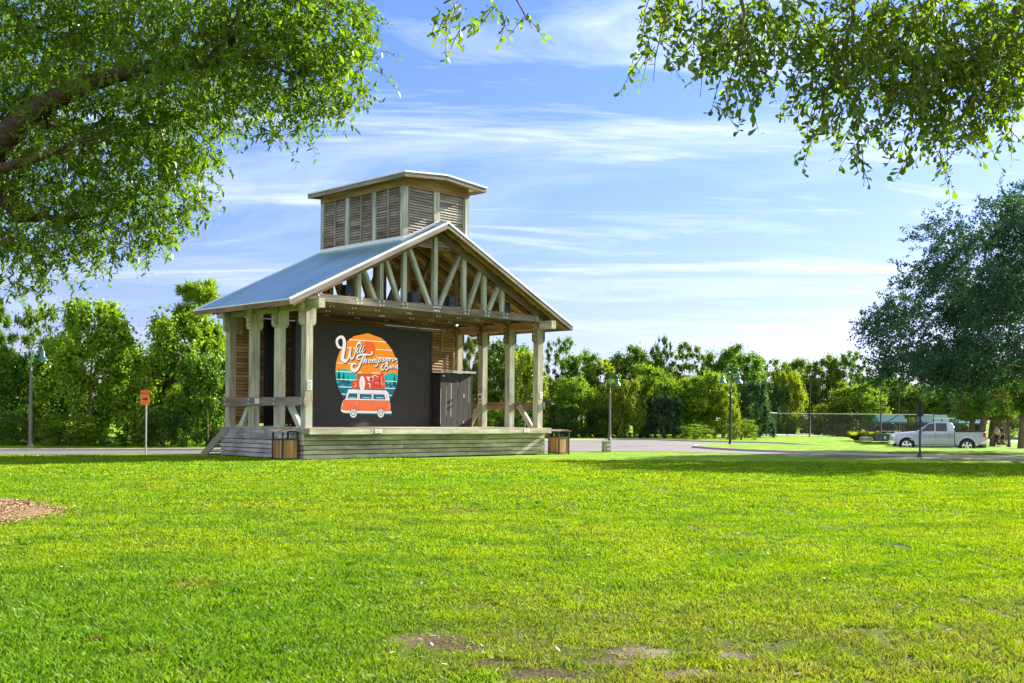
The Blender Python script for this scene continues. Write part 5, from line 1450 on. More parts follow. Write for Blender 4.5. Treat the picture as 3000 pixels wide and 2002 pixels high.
p = at(89, 1311, 49); street_lamp('single armed teal street lamp by the road at the left', (p.x, p.y, .09), 0, (1,), pole_m)
p = at(1786, 1287, 77.3); street_lamp('single armed teal street lamp beyond the paved road right of the stage', (p.x, p.y, .095), 0, (1,), pole_m)
p = at(2139, 1304, 68.3); street_lamp('double armed teal street lamp on the grass island', (p.x, p.y, .02), 0, (1, -1), M['black'])

# ------------------------------------------------------------------ black sign by the right road, seen from behind
p = at(2695, 1341, 48.6); bs = thing('parking_sign', 'black sign on a black post standing by the kerb in front of the pickup', 'sign', (p.x, p.y, 0), R(-12))
mb = MB(); mb.lathe([(.13, -.03), (.13, .04), (.1, .1), (.055, .26), (.045, .3), (.042, 2.32), (.05, 2.34), (.05, 2.4), (.0, 2.44)], (0, 0, 0), 12); mb.build('post', M['black'], bs)
mb = MB(); mb.prism([(-.15, .05, 1.80), (.14, .05, 1.80), (.14, .05, 2.18), (.11, .05, 2.36), (-.12, .05, 2.36), (-.15, .05, 2.18)], (0, 1, 0), 0, .012, rnd=.5); mb.build('panel', M['black'], bs)

# concrete pedestal at the lawn edge
p = at(1776, 1324, 52.6); pd = thing('utility_pedestal', 'squat mossy concrete pedestal at the edge of the paved road', 'pedestal', (p.x, p.y, 0), R(14))
mb = MB(); mb.prism([(-.18, -.16, -.03), (.18, -.16, -.03), (.15, -.16, .5), (-.15, -.16, .5)], (0, 1, 0), 0, .32, rnd=.5); mb.box((-.165, -.175, .46), (.165, .175, .51)); mb.build('body', paint('mossy_concrete', (.27, .28, .21), .9, 0, .35, 6), pd)
mb = MB(); mb.box((-.02, -.19, .28), (.12, -.16, .4)); mb.box((-.02, -.2, .12), (.13, -.16, .19)); mb.build('plate', M['bolt'], pd)

# street name post behind the right hand column
p = at(1577, 1290, 74); sn = thing('street_name_sign', 'dark street name blades on a post behind the front right column', 'sign', (p.x, p.y, .02), 0)
mb = MB(); mb.tube([(0, 0, 0), (0, 0, 2.95)], .04, 8); mb.build('post', M['black'], sn)
mb = MB(); a, b = at(1542, 1167, 74) - p, at(1578, 1167, 74) - p; mb.box((a.x, -.02, 2.76), (b.x, .01, 2.94)); mb.build('blade', M['black'], sn)
mb = MB(); a, b = at(1577, 1177, 74) - p, at(1617, 1177, 74) - p; mb.box((a.x, .02, 2.55), (b.x, .05, 2.73)); mb.build('blade', M['black'], sn)
for k, z in ((0, 2.85), (1, 2.64)):
    mb = MB()
    for j in range(6): mb.box(((-.72 if k == 0 else .12) + j * .12, (-.028 if k == 0 else .014), z - .035), ((-.65 if k == 0 else .19) + j * .12, (-.02 if k == 0 else .02), z + .035))
# ------------------------------------------------------------------ court: fence, poles, shelters, boxes
cl = N('chain_link'); tr = cl.n('ShaderNodeBsdfTransparent'); df = cl.n('ShaderNodeBsdfDiffuse'); df.inputs['Color'].default_value = (.06, .06, .055, 1)
pos = cl.n('ShaderNodeTexCoord').outputs['Object']; sx = cl.n('ShaderNodeSeparateXYZ'); cl.l(pos, sx.inputs[0])
h_ = cl.math('ADD', sx.outputs[0], sx.outputs[1]); a_ = cl.math('PINGPONG', cl.math('ADD', h_, sx.outputs[2]), .03); b_ = cl.math('PINGPONG', cl.math('SUBTRACT', h_, sx.outputs[2]), .03)
wire = cl.math('LESS_THAN', cl.math('MINIMUM', a_, b_), .0034)
mx = cl.n('ShaderNodeMixShader'); cl.l(wire, mx.inputs[0]); cl.l(tr.outputs[0], mx.inputs[1]); cl.l(df.outputs[0], mx.inputs[2]); cl.l(mx.outputs[0], cl.out.inputs['Surface'])


def fence(label, pts, h, step, name='chain_link_fence', base=.1, topbright=False):
    a0 = Vector((*pts[0], base)); t = thing(name, label, 'fence', a0)
    top = MB(); mesh = MB()
    for (x0, y0), (x1, y1) in zip(pts, pts[1:]):
        L = math.hypot(x1 - x0, y1 - y0); n = max(1, round(L / step))
        for k in range(n + 1):
            x, y = x0 + (x1 - x0) * k / n - a0.x, y0 + (y1 - y0) * k / n - a0.y
            mb = MB(); mb.tube([(x, y, -.05), (x, y, h + .03)], .04, 6); mb.build('fence_post', M['black'], t)
        P0, P1 = Vector((x0 - a0.x, y0 - a0.y, 0)), Vector((x1 - a0.x, y1 - a0.y, 0))
        top.tube([P0 + Vector((0, 0, h)), P1 + Vector((0, 0, h))], .035, 6); mesh.quad([P0 + Vector((0, 0, .03)), P1 + Vector((0, 0, .03)), P1 + Vector((0, 0, h)), P0 + Vector((0, 0, h))])
    top.build('top_rail', M['bolt'] if topbright else M['black'], t); mesh.build('mesh', cl.mat, t)
    return t


w = lambda px, d: (at(px, 1280, d).x, at(px, 1280, d).y)
fence('black chain link fence along the near side of the tennis court', [w(2246, 104), w(2306, 104), w(2440, 103.5), w(2508, 103.5), w(2660, 103), w(2735, 103)], 2.1, 4.6, topbright=True)
fence('far chain link fence behind the tennis court under the trees', [w(2246, 104), w(2280, 119), w(2480, 120), w(2760, 120), w(3010, 119)], 2.2, 4.2)
fence('low net fence across the middle of the court', [w(2412, 110), w(2565, 108.5)], 1.05, 3.1)
fence('low net fence farther back on the court', [w(2537, 115), w(2700, 113.5)], 1.1, 3.4)
def slim_pole(px, yb, yt, d, label, head):
    b = at(px, yb, d); tp = at(px, yt, d); z0 = float(gz(b.x, b.y)); t = thing('court_light', label, 'light pole', (b.x, b.y, z0), 0, 'black light poles of the court')
    H = tp.z - z0; mb = MB(); mb.lathe([(.13, -.1), (.12, .12), (.07, .18), (.06, H * .5), (.045, H)], (0, 0, 0), 10); mb.build('pole', M['black'], t)
    if head:
        mb = MB(); mb.tube([(0, 0, H - .05), (.25, 0, H + .25), (.7, 0, H + .38)], .035, 6); mb.build('arm', M['black'], t)
        mb = MB(); mb.box((.5, -.16, H + .33), (1.25, .16, H + .43)); mb.build('head', M['black'], t)
slim_pole(2372, 1283, 1122, 100, 'black court light pole with a flat lamp head standing at the fence', True)
slim_pole(2580, 1275, 1080, 100, 'black court light pole left of the pickup rising into the oak', False)
slim_pole(2633, 1268, 1110, 112, 'thin court light pole behind the first teal shelter', False)
b = at(2244, 1283, 103.2); t = thing('floodlight', 'round dark floodlight on a short post at the court corner', 'lamp', (b.x, b.y, .1))
mb = MB(); mb.tube([(0, 0, -.05), (0, 0, 1.15)], .04, 6); mb.build('post', M['black'], t)
mb = MB(); mb.lathe([(.0, -.28), (.14, -.22), (.2, -.05), (.2, .12), (.12, .2), (0, .22)], (.05, 0, 1.25), 14, axis='x'); mb.build('head', paint('flood_grey', (.1, .1, .1), .4), t)

tealc = paint('shelter_teal', (.012, .14, .145), .6)
def shelter(x0, x1, yt, ym, yb, d, label):
    a, b = at(x0, ym, d), at(x1, ym, d); L = b.x - a.x; zt, zm, zb = at(x0, yt, d).z, a.z, at(x0, yb, d).z
    t = thing('shade_shelter', label, 'shelter', (a.x, a.y, .1), 0, 'teal roofed shelters on the court'); o_ = .1
    mb = MB(); mb.prism([(.12, -1.2, zb - o_), (.12, 0, zt - o_), (.12, 1.2, zb - o_), (.12, 1.2, zb - .05 - o_), (.12, 0, zt - .06 - o_), (.12, -1.2, zb - .05 - o_)], (1, 0, 0), 0, L - .2, rnd=.5); mb.build('roof', tealc, t)
    mb = MB(); mb.box((.0, -1.22, zb - .12 - o_), (L, -1.17, zb + .02 - o_)); mb.box((.0, 1.17, zb - .12 - o_), (L, 1.22, zb + .02 - o_)); mb.build('valance', tealc, t)
    for x in (.2, L - .25):
        for y in (-1.1, 1.1): mb = MB(); mb.box((x, y - .04, -.1), (x + .08, y + .04, zb - o_)); mb.build('leg', M['black'], t)
    mb = MB(); mb.box((.3, -.3, .42), (L - .3, .3, .47)); mb.box((.4, -.2, -.05), (.48, .2, .42)); mb.box((L - .48, -.2, -.05), (L - .4, .2, .42)); mb.build('bench', M['bolt'], t)
shelter(2560, 2648, 1215, 1226, 1236, 112, 'teal roofed shelter right of the court light pole')
shelter(2688, 2775, 1215, 1226, 1237, 112, 'teal roofed shelter behind the black sign post')
shelter(2790, 2866, 1222, 1230, 1239, 114, 'teal roofed shelter behind the leaning park tree')
# white topped frame behind the pickup
a, b = at(2735, 1224, 100), at(2855, 1224, 100); t = thing('gate_frame', 'black framed court gate with a pale top rail behind the pickup bed', 'gate', (a.x, a.y, .0))
mb = MB(); mb.box((0, -.04, a.z - .1), (b.x - a.x, .04, a.z)); mb.build('top_rail', paint('pale_rail', (.62, .56, .48), .6), t)
for k in range(6): mb = MB(); x = (b.x - a.x) * k / 5; mb.box((x - .04, -.035, -.4), (x + .04, .035, a.z - .1)); mb.build('frame_post', M['black'], t)

grn = paint('utility_green', (.045, .075, .055), .5); gcon = paint('utility_concrete', (.3, .31, .28), .8)
p = at(2580, 1297, 82); t = thing('utility_box', 'larger dark green utility box beside the pickup hood', 'utility box', (p.x, p.y, .09), R(4))
mb = MB(); mb.box((-.52, -.4, 0), (.52, .4, .52)); mb.prism([(-.54, -.42, .52), (.54, -.42, .52), (.54, -.42, .56), (-.54, -.42, .58)], (0, 1, 0), 0, .84); mb.build('housing', grn, t)
mb = MB(); mb.box((-.0 + .12, -.41, .18), (.22, -.4, .36)); mb.build('label_plate', M['paper'], t)
p = at(2541, 1295, 82.5); t = thing('utility_box', 'lower grey utility box left of the dark green one', 'utility box', (p.x, p.y, .09), R(4))
mb = MB(); mb.box((-.46, -.4, -.0), (.46, .4, .24)); mb.box((-.48, -.42, .24), (.48, .42, .28)); mb.build('housing', gcon, t)
mb = MB(); mb.box((.2, -.43, .06), (.32, -.4, .2)); mb.build('label_plate', M['paper'], t)


def grass_clump(px, yb, yt, wpx, d, label, seed):
    p = at(px, yb, d); z0 = .09; H = at(px, yt, d).z - z0; w_ = wpx * d / FPX / 2; r_ = np.random.default_rng(seed); n = 1300
    a = r_.uniform(0, 2 * np.pi, n); b0 = r_.uniform(0, .35, n) * w_; L = H * r_.uniform(.7, 1.15, n); sp = w_ * r_.uniform(.2, 1.0, n)
    B = np.stack([b0 * np.cos(a), b0 * np.sin(a), np.zeros(n)], 1); T1 = np.stack([(b0 + sp * .4) * np.cos(a), (b0 + sp * .4) * np.sin(a), L * .7], 1); T2 = np.stack([(b0 + sp) * np.cos(a), (b0 + sp) * np.sin(a), L * r_.uniform(.7, 1.0, n)], 1)
    s_ = np.stack([-np.sin(a), np.cos(a), 0 * a], 1) * .014
    V = np.stack([B - s_, B + s_, T1 + s_, T2, T1 - s_], 1).reshape(-1, 3)
    o = np_mesh('ornamental_grass', V, np.arange(5 * n).reshape(n, 5), M['leaf'], np.repeat(r_.uniform(.2, .9, n), 5)); o.location = (p.x, p.y, z0); o.color = (.22, .27, .03, 1); tag(o, label, 'grass clump', 'ornamental grass clumps round the utility boxes')
grass_clump(2513, 1293, 1266, 55, 84, 'yellow green ornamental grass clump behind the lower grey utility box', 1)
grass_clump(2560, 1290, 1266, 36, 86, 'ornamental grass clump behind the dark green utility box', 2)
grass_clump(2610, 1293, 1270, 34, 82, 'ornamental grass clump between the utility box and the pickup hood', 3)

# ------------------------------------------------------------------ pickup truck (x forward = -X of the world)
GX, GY = at(2748, 1300, 72).x, 72.2
trk = thing('pickup_truck', 'silver crew cab pickup driving left on the road under the shaded oak', 'pickup truck', (GX, GY, float(gz(GX, GY)) + .012), R(160))
silver = N('silver_paint'); pz = silver.principled((.39, .44, .51), .3, .35, None, .5); pz.inputs['Coat Weight'].default_value = .6; pz.inputs['Coat Roughness'].default_value = .08
glass = N('tinted_glass'); glass.principled((.012, .02, .026), .06, 0, None, .7)
chrome = paint('chrome', (.7, .7, .7), .18, 1.0, .05); tyre = paint('tyre_rubber', (.02, .02, .021), .8); redl = paint('tail_red', (.55, .012, .015), .25)
Lh, Wt = 2.92, 1.0
def sect(x, pts): return [(x, y, z) for y, z in pts]
def loft(mb, secs, mat=0, smooth=True, closed=True):
    n = len(secs[0]); V = [p for s in secs for p in s]; F = []
    for i in range(len(secs) - 1):
        for k in range(n if closed else n - 1): F.append((i * n + k, i * n + (k + 1) % n, (i + 1) * n + (k + 1) % n, (i + 1) * n + k))
    F.append(tuple(range(n))[::-1]); F.append(tuple(len(secs) * n - n + k for k in range(n)))
    mb._add(V, F, V, mat, .5, smooth)
def body_sec(x, w_, zb, zt, crown=.03, shoulder=.1):
    h = [(w_, zb + .08), (w_ + .015, zb + .35), (w_, zt - shoulder), (w_ - .05, zt - .02), (w_ - .25, zt + crown * .7), (0, zt + crown)]
    return sect(x, [(y, z) for y, z in h] + [(-y, z) for y, z in h[::-1][1:]] + [(-w_ + .1, zb), (w_ - .1, zb)])
mb = MB()
loft(mb, [body_sec(2.90, .80, .62, 1.0), body_sec(2.82, .90, .48, 1.10), body_sec(2.6, .96, .46, 1.17), body_sec(2.0, .99, .46, 1.24), body_sec(1.35, 1.0, .42, 1.29), body_sec(1.2, 1.0, .42, 1.30, 0)])
loft(mb, [body_sec(1.2, 1.0, .42, 1.30, 0), body_sec(.4, 1.0, .42, 1.31, 0), body_sec(-.95, 1.0, .42, 1.32, 0), body_sec(-1.02, 1.0, .42, 1.32, 0)])
loft(mb, [body_sec(-1.06, .99, .46, 1.33, 0, .06), body_sec(-2.4, .995, .48, 1.35, 0, .06), body_sec(-2.82, .98, .52, 1.36, 0, .06), body_sec(-2.86, .95, .56, 1.34, 0, .06)])
for s_ in (-1, 1):                                     # swollen wheel arches
    for wx in (1.83, -1.78):
        V = []
        for k in range(13):
            a = math.pi * k / 12
            for r_, yy in ((.62, .995), (.56, 1.045), (.49, 1.05), (.485, .97)): V.append((wx + r_ * math.cos(a) * 1.02, s_ * yy, .44 + r_ * math.sin(a)))
        F = [(4 * i + k, 4 * i + k + 1, 4 * i + k + 5, 4 * i + k + 4) for i in range(12) for k in range(3)]; F = F if s_ < 0 else [f[::-1] for f in F]
        mb._add(V, F, V, 0, .5, True)
body = mb.build('body', silver.mat, trk)
def cab_sec(x, wb, wt, zb, zt): return sect(x, [(wb, zb), (wt, zt - .06), (wt - .1, zt), (-wt + .1, zt), (-wt, zt - .06), (-wb, zb)])
mb = MB(); loft(mb, [cab_sec(1.25, .90, .88, 1.28, 1.36), cab_sec(.50, .93, .74, 1.29, 1.88), cab_sec(.1, .94, .745, 1.30, 1.94), cab_sec(-.5, .94, .745, 1.30, 1.94), cab_sec(-.88, .93, .73, 1.31, 1.88), cab_sec(-1.02, .92, .80, 1.31, 1.66)]); mb.build('cab_roof', silver.mat, trk)
mb = MB()                                              # glass, set a little proud
for s_ in (-1, 1):
    def gp(x, z): 
        t = (z - 1.30) / (1.90 - 1.30); return (x, s_ * (.945 - .195 * t + .012), z)
    for a in ([gp(1.0, 1.36), gp(.52, 1.80), gp(.18, 1.86), gp(.16, 1.36)], [gp(.08, 1.36), gp(.1, 1.86), gp(-.55, 1.86), gp(-.6, 1.36)]):
        mb.prism(a if s_ < 0 else a[::-1], (0, s_, 0), 0, .004)
mb.prism([(1.2, -.78, 1.38), (1.2, .78, 1.38), (.55, .66, 1.87), (.55, -.66, 1.87)], (.6, 0, .8), .0, .012)
mb.prism([(-1.03, .8, 1.38), (-1.03, -.8, 1.38), (-.95, -.68, 1.82), (-.95, .68, 1.82)], (-1, 0, .15), .005, .02)
mb.build('window', glass.mat, trk)
mb = MB(); mb.box((-2.78, -.86, 1.3), (-1.1, .86, 1.352)); mb.build('bed_floor', M['dark'], trk)
mb = MB()
for y in (-.93, .93): mb.box((-2.84, y - .05, 1.35), (-1.08, y + .05, 1.40))
mb.box((-2.86, -.9, 1.34), (-2.78, .9, 1.40)); mb.build('bed_rail', M['black'], trk)
mb = MB(); mb.box((-.93, -.2, 1.885), (-.9, .2, 1.94)); mb.build('brake_light', redl, trk)
for s_ in (-1, 1):
    mb = MB(); mb.prism([(-2.70, s_ * .99, 1.0), (-2.88, s_ * .96, 1.0), (-2.88, s_ * .95, 1.27), (-2.74, s_ * .985, 1.27)], (0, s_, 0), -.04, .022); mb.build('taillight', redl, trk)
    mb = MB(); mb.prism([(2.6, s_ * .975, .93), (2.86, s_ * .86, .93), (2.84, s_ * .86, 1.09), (2.52, s_ * .975, 1.12)], (0, s_, 0), -.05, .02); mb.build('headlight', glass.mat if False else chrome, trk)
    mb = MB(); mb.tube([(1.0, s_ * .93, 1.38), (1.0, s_ * 1.12, 1.4)], .03, 6); mb.box((.93, s_ * 1.15 - .1, 1.32), (1.06, s_ * 1.15 + .1, 1.56)); mb.build('mirror', silver.mat, trk)
    for x in (-.02, -.82): mb = MB(); mb.box((x - .12, s_ * 1.01 - .02, 1.16), (x + .1, s_ * 1.01 + .03, 1.2)); mb.build('door_handle', silver.mat, trk)
    for x in (1.12, .1, -.72): mb = MB(); mb.box((x - .006, s_ * 1.008 - .006, .62), (x + .006, s_ * 1.008 + .006, 1.3)); mb.build('door_seam', M['dark'], trk)
    mb = MB(); mb.box((-1.055, s_ * .99 - .03, .5), (-1.025, s_ * .99 + .003, 1.32)); mb.build('bed_gap', M['dark'], trk)
    mb = MB(); mb.tube([(1.2, s_ * .98, .42), (-1.1, s_ * .98, .42)], .045, 8); mb.build('side_step', chrome, trk)
mb = MB(); mb.box((2.86, -.62, .74), (2.935, .62, 1.06)); mb.build('grille', M['black'], trk)
mb = MB(); loft(mb, [sect(2.98, [(.7, .5), (.7, .7), (-.7, .7), (-.7, .5)]), sect(2.86, [(.96, .48), (.96, .72), (-.96, .72), (-.96, .48)]), sect(2.6, [(1.0, .5), (1.0, .7), (-1.0, .7), (-1.0, .5)])], smooth=False); mb.build('bumper', chrome, trk)
mb = MB(); mb.box((-3.02, -.95, .6), (-2.84, .95, .78)); mb.box((-2.9, -.99, .6), (-2.62, -.93, .76)); mb.box((-2.9, .93, .6), (-2.62, .99, .76)); mb.build('bumper', chrome, trk)
mb = MB(); mb.box((-2.7, -.75, .35), (2.7, .75, .5)); mb.build('chassis', M['dark'], trk)
for wx in (1.83, -1.78):
    for s_ in (-1, 1):
        mb = MB(); mb.lathe([(.27, -.13), (.40, -.135), (.42, -.08), (.42, .08), (.40, .135), (.27, .13)], (wx, s_ * .88, .42), 26, axis='y'); ty = mb.build('tyre', tyre, trk)
        mb = MB(); mb.lathe([(.49, -.11), (.49, .11)], (wx, s_ * .9, .46), 24, axis='y'); mb.build('wheel_well', M['dark'], trk)
        mb = MB(); y0 = s_ * .985
        for k in range(5):
            a = 2 * math.pi * k / 5 + .3; ca, sa = math.cos(a), math.sin(a)
            for off in (-.16, .16): mb.beam((wx + .06 * ca, y0 + s_ * .035, .42 + .06 * sa), (wx + .265 * math.cos(a + off), y0 + s_ * .02, .42 + .265 * math.sin(a + off)), .06, .02, up=(0, 1, 0))
        mb.lathe([(.285, -.02), (.285, .02), (.25, .024), (.25, -.02)], (wx, y0 + s_ * .012, .42), 26, axis='y'); mb.lathe([(.07, -.01), (.06, .03), (0, .035)] if s_ > 0 else [(0, -.035), (.06, -.03), (.07, .01)], (wx, y0 + s_ * .02, .42), 12, axis='y'); mb.build('rim', chrome, ty)

# ------------------------------------------------------------------ walking couple
def skin_fig(name, joints, edges, root, mat, parent, levels=2):
    """A continuous surface grown round connected joints: joints = {name: (x, y, z, radius)}."""
    keys = list(joints); me = bpy.data.meshes.new(name); me.from_pydata([joints[k][:3] for k in keys], [(keys.index(a), keys.index(b)) for a, b in edges], [])
    o = bpy.data.objects.new(name, me); COL.objects.link(o); o.parent = parent
    md = o.modifiers.new('skin', 'SKIN'); md.use_smooth_shade = True
    if not me.skin_vertices: bpy.context.view_layer.objects.active = o
    for k, v in zip(keys, me.skin_vertices[0].data):
        r_ = joints[k][3]; r_ = r_ if hasattr(r_, '__len__') else (r_, r_); v.radius = r_; v.use_root = (k == root)
    md2 = o.modifiers.new('sub', 'SUBSURF'); md2.levels = levels; md2.render_levels = levels
    me.materials.append(mat); return o


skin_m = paint('skin', (.48, .27, .18), .55, 0, .05)
def person(label, loc, rz, H, shirt, pants, hair, shorts, phase, cap=None):
    """A walker heading along +x, H metres tall; phase +1/-1 chooses the leading leg."""
    t = thing('person', label, 'person', loc, rz, None); s = H / 1.75
    def j(x, y, z, r): return (x * s, y * s, z * s, tuple(q * s for q in r) if hasattr(r, '__len__') else r * s)
    J = dict(pel=j(0, 0, .95, (.13, .1)), sp=j(.0, 0, 1.12, (.125, .095)), ch=j(.02, 0, 1.30, (.15, .11)), nk0=j(.03, 0, 1.44, .07), nk=j(.045, 0, 1.51, .052), hd=j(.06, 0, 1.60, (.075, .085)), hd2=j(.065, 0, 1.69, (.075, .088)), tp=j(.055, 0, 1.735, .045), nose=j(.155, 0, 1.625, .014), chin=j(.125, 0, 1.555, .03))
    E = [('pel', 'sp'), ('sp', 'ch'), ('ch', 'nk0'), ('nk0', 'nk'), ('nk', 'hd'), ('hd', 'hd2'), ('hd2', 'tp'), ('hd', 'nose'), ('hd', 'chin')]
    TR, TE, SH, SE = {}, [], {}, []
    for sd, ph in ((1, phase), (-1, -phase)):
        n = 'LR'[sd < 0]; y = .1 * sd
        kx, kz, ax, az, tx, tz_ = (.20, .54, .27, .09, .42, .08) if ph > 0 else (-.06, .50, -.36, .22, -.28, .05)
        J.update({n + 'hip': j(0, y, .9, .088), n + 'kn': j(kx, y, kz, .058), n + 'cf': j(kx * .45 + ax * .55, y, kz * .45 + az * .55 + .03, .052), n + 'an': j(ax, y, az, .036), n + 'toe': j(tx, y * 1.1, tz_, .032)})
        E += [('pel', n + 'hip'), (n + 'hip', n + 'kn'), (n + 'kn', n + 'cf'), (n + 'cf', n + 'an'), (n + 'an', n + 'toe')]
        sy = .19 * sd; sw = -ph
        el = (.02 - .16 * sw * -1 if False else .02 + .12 * sw, sy * 1.15, 1.13); wr = (el[0] + .07 + .08 * sw, sy * 1.2, .90); hn = (wr[0] + .03, sy * 1.2, .82)
        J.update({n + 'sh': j(.02, sy, 1.41, .058), n + 'el': j(*el, .041), n + 'wr': j(*wr, .028), n + 'pm': j(*hn, (.038, .02))})
        E += [('ch', n + 'sh'), (n + 'sh', n + 'el'), (n + 'el', n + 'wr'), (n + 'wr', n + 'pm')]
        for f in range(4):
            o = (f - 1.5) * .017; l = (.078, .088, .083, .064)[f]
            J[n + 'f%d' % f] = j(hn[0] + .02 + o, hn[1], hn[2] - .045, .0088); J[n + 'g%d' % f] = j(hn[0] + .035 + o, hn[1] - sd * .01, hn[2] - .045 - l * .6, .0075)
            E += [(n + 'pm', n + 'f%d' % f), (n + 'f%d' % f, n + 'g%d' % f)]
        J[n + 'th'] = j(hn[0] + .05, hn[1] - sd * .005, hn[2] + .0, .0095); J[n + 'th2'] = j(hn[0] + .072, hn[1] - sd * .01, hn[2] - .032, .008)
        E += [(n + 'pm', n + 'th'), (n + 'th', n + 'th2')]
        # trouser leg and sleeve
        TR[n + 'hip'] = j(0, y, .9, .108); TR[n + 'kn'] = j(kx, y, kz, .078 if not shorts else .092); TE += [('pel', n + 'hip'), (n + 'hip', n + 'kn')]
        if shorts:
            q = .78; TR[n + 'kn'] = j(kx * q, y, .9 + (kz - .9) * q, .098)
        else:
            TR[n + 'an'] = j(ax, y, az + .03, .058); TE.append((n + 'kn', n + 'an'))
        SH[n + 'sh'] = j(.02, sy, 1.41, .076); m_ = .78; SH[n + 'sl'] = j(.02 + (el[0] - .02) * m_, sy + (el[1] - sy) * m_, 1.41 + (1.13 - 1.41) * m_, .064); SE += [('ch', n + 'sh'), (n + 'sh', n + 'sl')]
        sh = MB(); d_ = 1 if True else 0
        sh.tube([j(ax - .06, y, az - .03, 0)[:3], j(ax + .02, y, az - .02, 0)[:3], j(tx, y * 1.1, tz_ - .01, 0)[:3]], [.045 * s, .052 * s, .03 * s], 8); sh.build('shoe', paint('shoe_' + label[:6], (.6, .6, .6) if cap is None else (.05, .05, .05), .6), t)
    body = skin_fig('body', J, E, 'pel', skin_m, t)
    TR['pel'] = j(0, 0, .98, (.155, .12)); TR['w'] = j(0, 0, 1.06, (.15, .115)); TE.append(('pel', 'w')); skin_fig('trousers', TR, TE, 'pel', pants, t)
    SH.update(ch=j(.02, 0, 1.30, (.178, .132)), sp=j(0, 0, 1.12, (.158, .122)), hm=j(0, 0, .97, (.168, .13)), nk=j(.03, 0, 1.45, .085)); SE += [('ch', 'sp'), ('sp', 'hm'), ('ch', 'nk')]; skin_fig('shirt', SH, SE, 'ch', shirt, t)
    HR = dict(a=j(.03, 0, 1.70, (.088, .092)), b=j(-.005, 0, 1.63, (.07, .075)), c=j(.06, 0, 1.75, .05)); skin_fig('hair', HR, [('b', 'a'), ('a', 'c')], 'a', hair, t)
    mb = MB()
    for sd in (-1, 1): mb.lathe([(.0, -.012), (.028, -.008), (.03, .006), (0, .012)], (.045 * s, sd * .088 * s, 1.625 * s), 8, axis='y'); mb.lathe([(0, -.006), (.012, 0), (0, .006)], (.138 * s, sd * .033 * s, 1.64 * s), 8, axis='x')
    mb.box((.128 * s, -.025 * s, 1.578 * s), (.142 * s, .025 * s, 1.586 * s)); mb.build('face_detail', skin_m, body)
    if cap is not None:
        mb = MB(); mb.lathe([(.1 * s, 0), (.1 * s, .05 * s), (.07 * s, .1 * s), (0, .12 * s)], (.045 * s, 0, 1.685 * s), 14); mb.tube([(.1 * s, 0, 1.69 * s), (.2 * s, 0, 1.675 * s)], [.085 * s, .06 * s], 8); mb.build('cap', cap, t)
    return t


cloth = lambda n, c: paint(n, c, .85, 0, .1)
p = at(2921, 1310, 84); person('person in a light blue t-shirt and black trousers walking left past the park trees', (p.x, p.y, float(gz(p.x, p.y)) + .02), R(180 + 8), 1.72, cloth('blue_shirt', (.42, .52, .66)), cloth('black_trousers', (.015, .015, .02)), cloth('dark_hair', (.02, .015, .012)), False, 1)
p = at(2936, 1310, 85.2); person('person in a black t-shirt and black shorts with a dark cap walking beside the other', (p.x, p.y, float(gz(p.x, p.y)) + .02), R(180 + 8), 1.74, cloth('black_shirt', (.03, .03, .035)), cloth('black_shorts', (.018, .018, .02)), cloth('brown_hair', (.03, .02, .015)), True, -1, cloth('dark_cap', (.03, .035, .045)))

# ------------------------------------------------------------------ sky, sun and camera
wd = bpy.data.worlds.new('World'); SC.world = wd; wd.use_nodes = True; nt = wd.node_tree; nt.nodes.clear()
class WN(N):
    def __init__(self, t): self.t = t
wn = WN(nt)
out = nt.nodes.new('ShaderNodeOutputWorld'); bg = nt.nodes.new('ShaderNodeBackground'); wn.l(bg.outputs[0], out.inputs['Surface'])
sky = nt.nodes.new('ShaderNodeTexSky'); sky.sky_type = 'NISHITA'; sky.sun_disc = False; sky.sun_elevation = SUN_EL; sky.sun_rotation = SUN_AZ
sky.air_density = 1.0; sky.dust_density = .6; sky.ozone_density = 1.6; sky.altitude = 0
tc = nt.nodes.new('ShaderNodeTexCoord').outputs['Generated']; sp = nt.nodes.new('ShaderNodeSeparateXYZ'); wn.l(tc, sp.inputs[0])
den = wn.math('ADD', wn.math('MAXIMUM', sp.outputs[2], 0.0), .12)
cx_ = wn.math('DIVIDE', sp.outputs[0], den); cy_ = wn.math('DIVIDE', sp.outputs[1], den)
cb = nt.nodes.new('ShaderNodeCombineXYZ'); wn.l(cx_, cb.inputs[0]); wn.l(cy_, cb.inputs[1]); wn.l(sp.outputs[2], cb.inputs[2])
mp = nt.nodes.new('ShaderNodeMapping'); mp.inputs['Rotation'].default_value = (0, 0, R(28)); mp.inputs['Scale'].default_value = (.38, .85, 1); mp.inputs['Location'].default_value = (5.3, 2.2, 0); wn.l(cb.outputs[0], mp.inputs['Vector'])
n1 = wn.noise(mp.outputs['Vector'], 1.0, 8, .6, 1.6)
mp2 = nt.nodes.new('ShaderNodeMapping'); mp2.inputs['Scale'].default_value = (.22, .3, 1); wn.l(cb.outputs[0], mp2.inputs['Vector'])
n2 = wn.noise(mp2.outputs['Vector'], 1.0, 3, .5)
hzf = nt.nodes.new('ShaderNodeMapRange'); hzf.interpolation_type = 'SMOOTHSTEP'; hzf.inputs['From Min'].default_value = .02; hzf.inputs['From Max'].default_value = .16; wn.l(sp.outputs[2], hzf.inputs['Value'])
cloud = wn.math('MULTIPLY', wn.ramp(n1, [(.48, 0), (.63, .4), (.8, 1)]), wn.math('MULTIPLY', wn.ramp(n2, [(.36, .25), (.6, 1)]), wn.math('ADD', wn.math('MULTIPLY', hzf.outputs[0], .75), .25)))
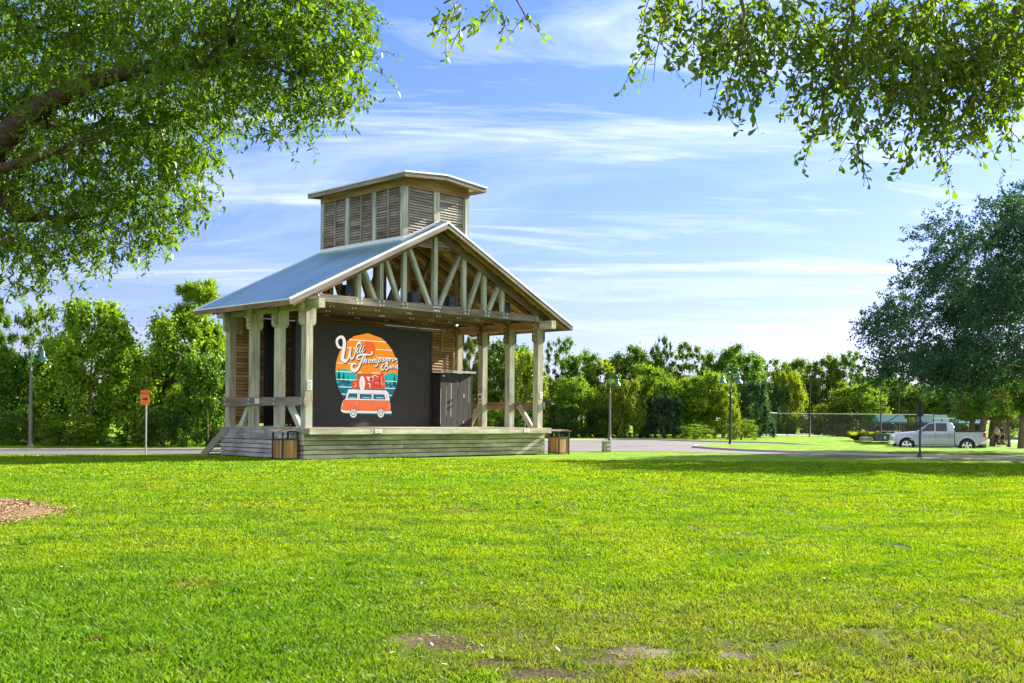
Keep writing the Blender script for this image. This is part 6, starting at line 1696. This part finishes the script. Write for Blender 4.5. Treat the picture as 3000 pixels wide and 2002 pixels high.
mp3 = nt.nodes.new('ShaderNodeMapping'); mp3.inputs['Rotation'].default_value = (0, 0, R(-42)); mp3.inputs['Scale'].default_value = (.5, 1.7, 1); mp3.inputs['Location'].default_value = (1.4, 3.3, 0); wn.l(cb.outputs[0], mp3.inputs['Vector'])
n3 = wn.noise(mp3.outputs['Vector'], .9, 9, .62, 2.2)
cloud = wn.math('MINIMUM', wn.math('ADD', cloud, wn.math('MULTIPLY', wn.ramp(n3, [(.5, 0), (.62, .35), (.78, .9)]), hzf.outputs[0])), 1.0)
CLOUD = (8.6, 8.9, 9.3)
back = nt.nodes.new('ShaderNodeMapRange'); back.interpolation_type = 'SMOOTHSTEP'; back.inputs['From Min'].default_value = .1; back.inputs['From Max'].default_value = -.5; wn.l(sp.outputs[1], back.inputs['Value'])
fill_bank = wn.math('MULTIPLY', back.outputs[0], wn.ramp(n1, [(.36, .15), (.56, 1)]))   # unseen bright cloud added behind the camera to lift the shaded fronts
blue = wn.mix(sky.outputs['Color'], wn.ramp(sp.outputs[2], [(0, (.60, .585, 1.0)), (.12, (.58, .605, 1.02)), (.33, (.54, .68, 1.12))]), 1.0, 'MULTIPLY')
wn.l(wn.mix(wn.mix(blue, CLOUD, wn.math('MULTIPLY', cloud, .62)), (8.5, 8.4, 8.1), fill_bank), bg.inputs['Color']); bg.inputs['Strength'].default_value = .05

sd = bpy.data.lights.new('sun', 'SUN'); sd.energy = 5.0; sd.angle = R(.53); sd.color = (1.0, .91, .76)
so = bpy.data.objects.new('sun', sd); COL.objects.link(so)
dirv = Vector((math.sin(SUN_AZ) * math.cos(SUN_EL), math.cos(SUN_AZ) * math.cos(SUN_EL), math.sin(SUN_EL)))
so.rotation_euler = dirv.to_track_quat('Z', 'Y').to_euler(); so.location = (60, 45, 60)

cd = bpy.data.cameras.new('camera'); cd.sensor_width = 36; cd.lens = FPX / 3000 * 36; cd.shift_y = (PPY - 1001) / 3000; cd.clip_end = 6000; cd.clip_start = .05
co = bpy.data.objects.new('camera', cd); COL.objects.link(co)
co.matrix_world = Matrix.Translation((0, 0, CAMH)) @ Matrix.Rotation(math.pi / 2, 4, 'X') @ Matrix.Rotation(ROLL, 4, 'Z')
SC.camera = co
vs = SC.view_settings; vs.view_transform = 'Standard'; vs.look = 'None'; vs.exposure = EXPO; vs.gamma = 1; vs.use_curve_mapping = False
SC.cycles.max_bounces = 8; SC.cycles.transparent_max_bounces = 16; SC.cycles.transmission_bounces = 6
SC.cycles.use_denoising = True
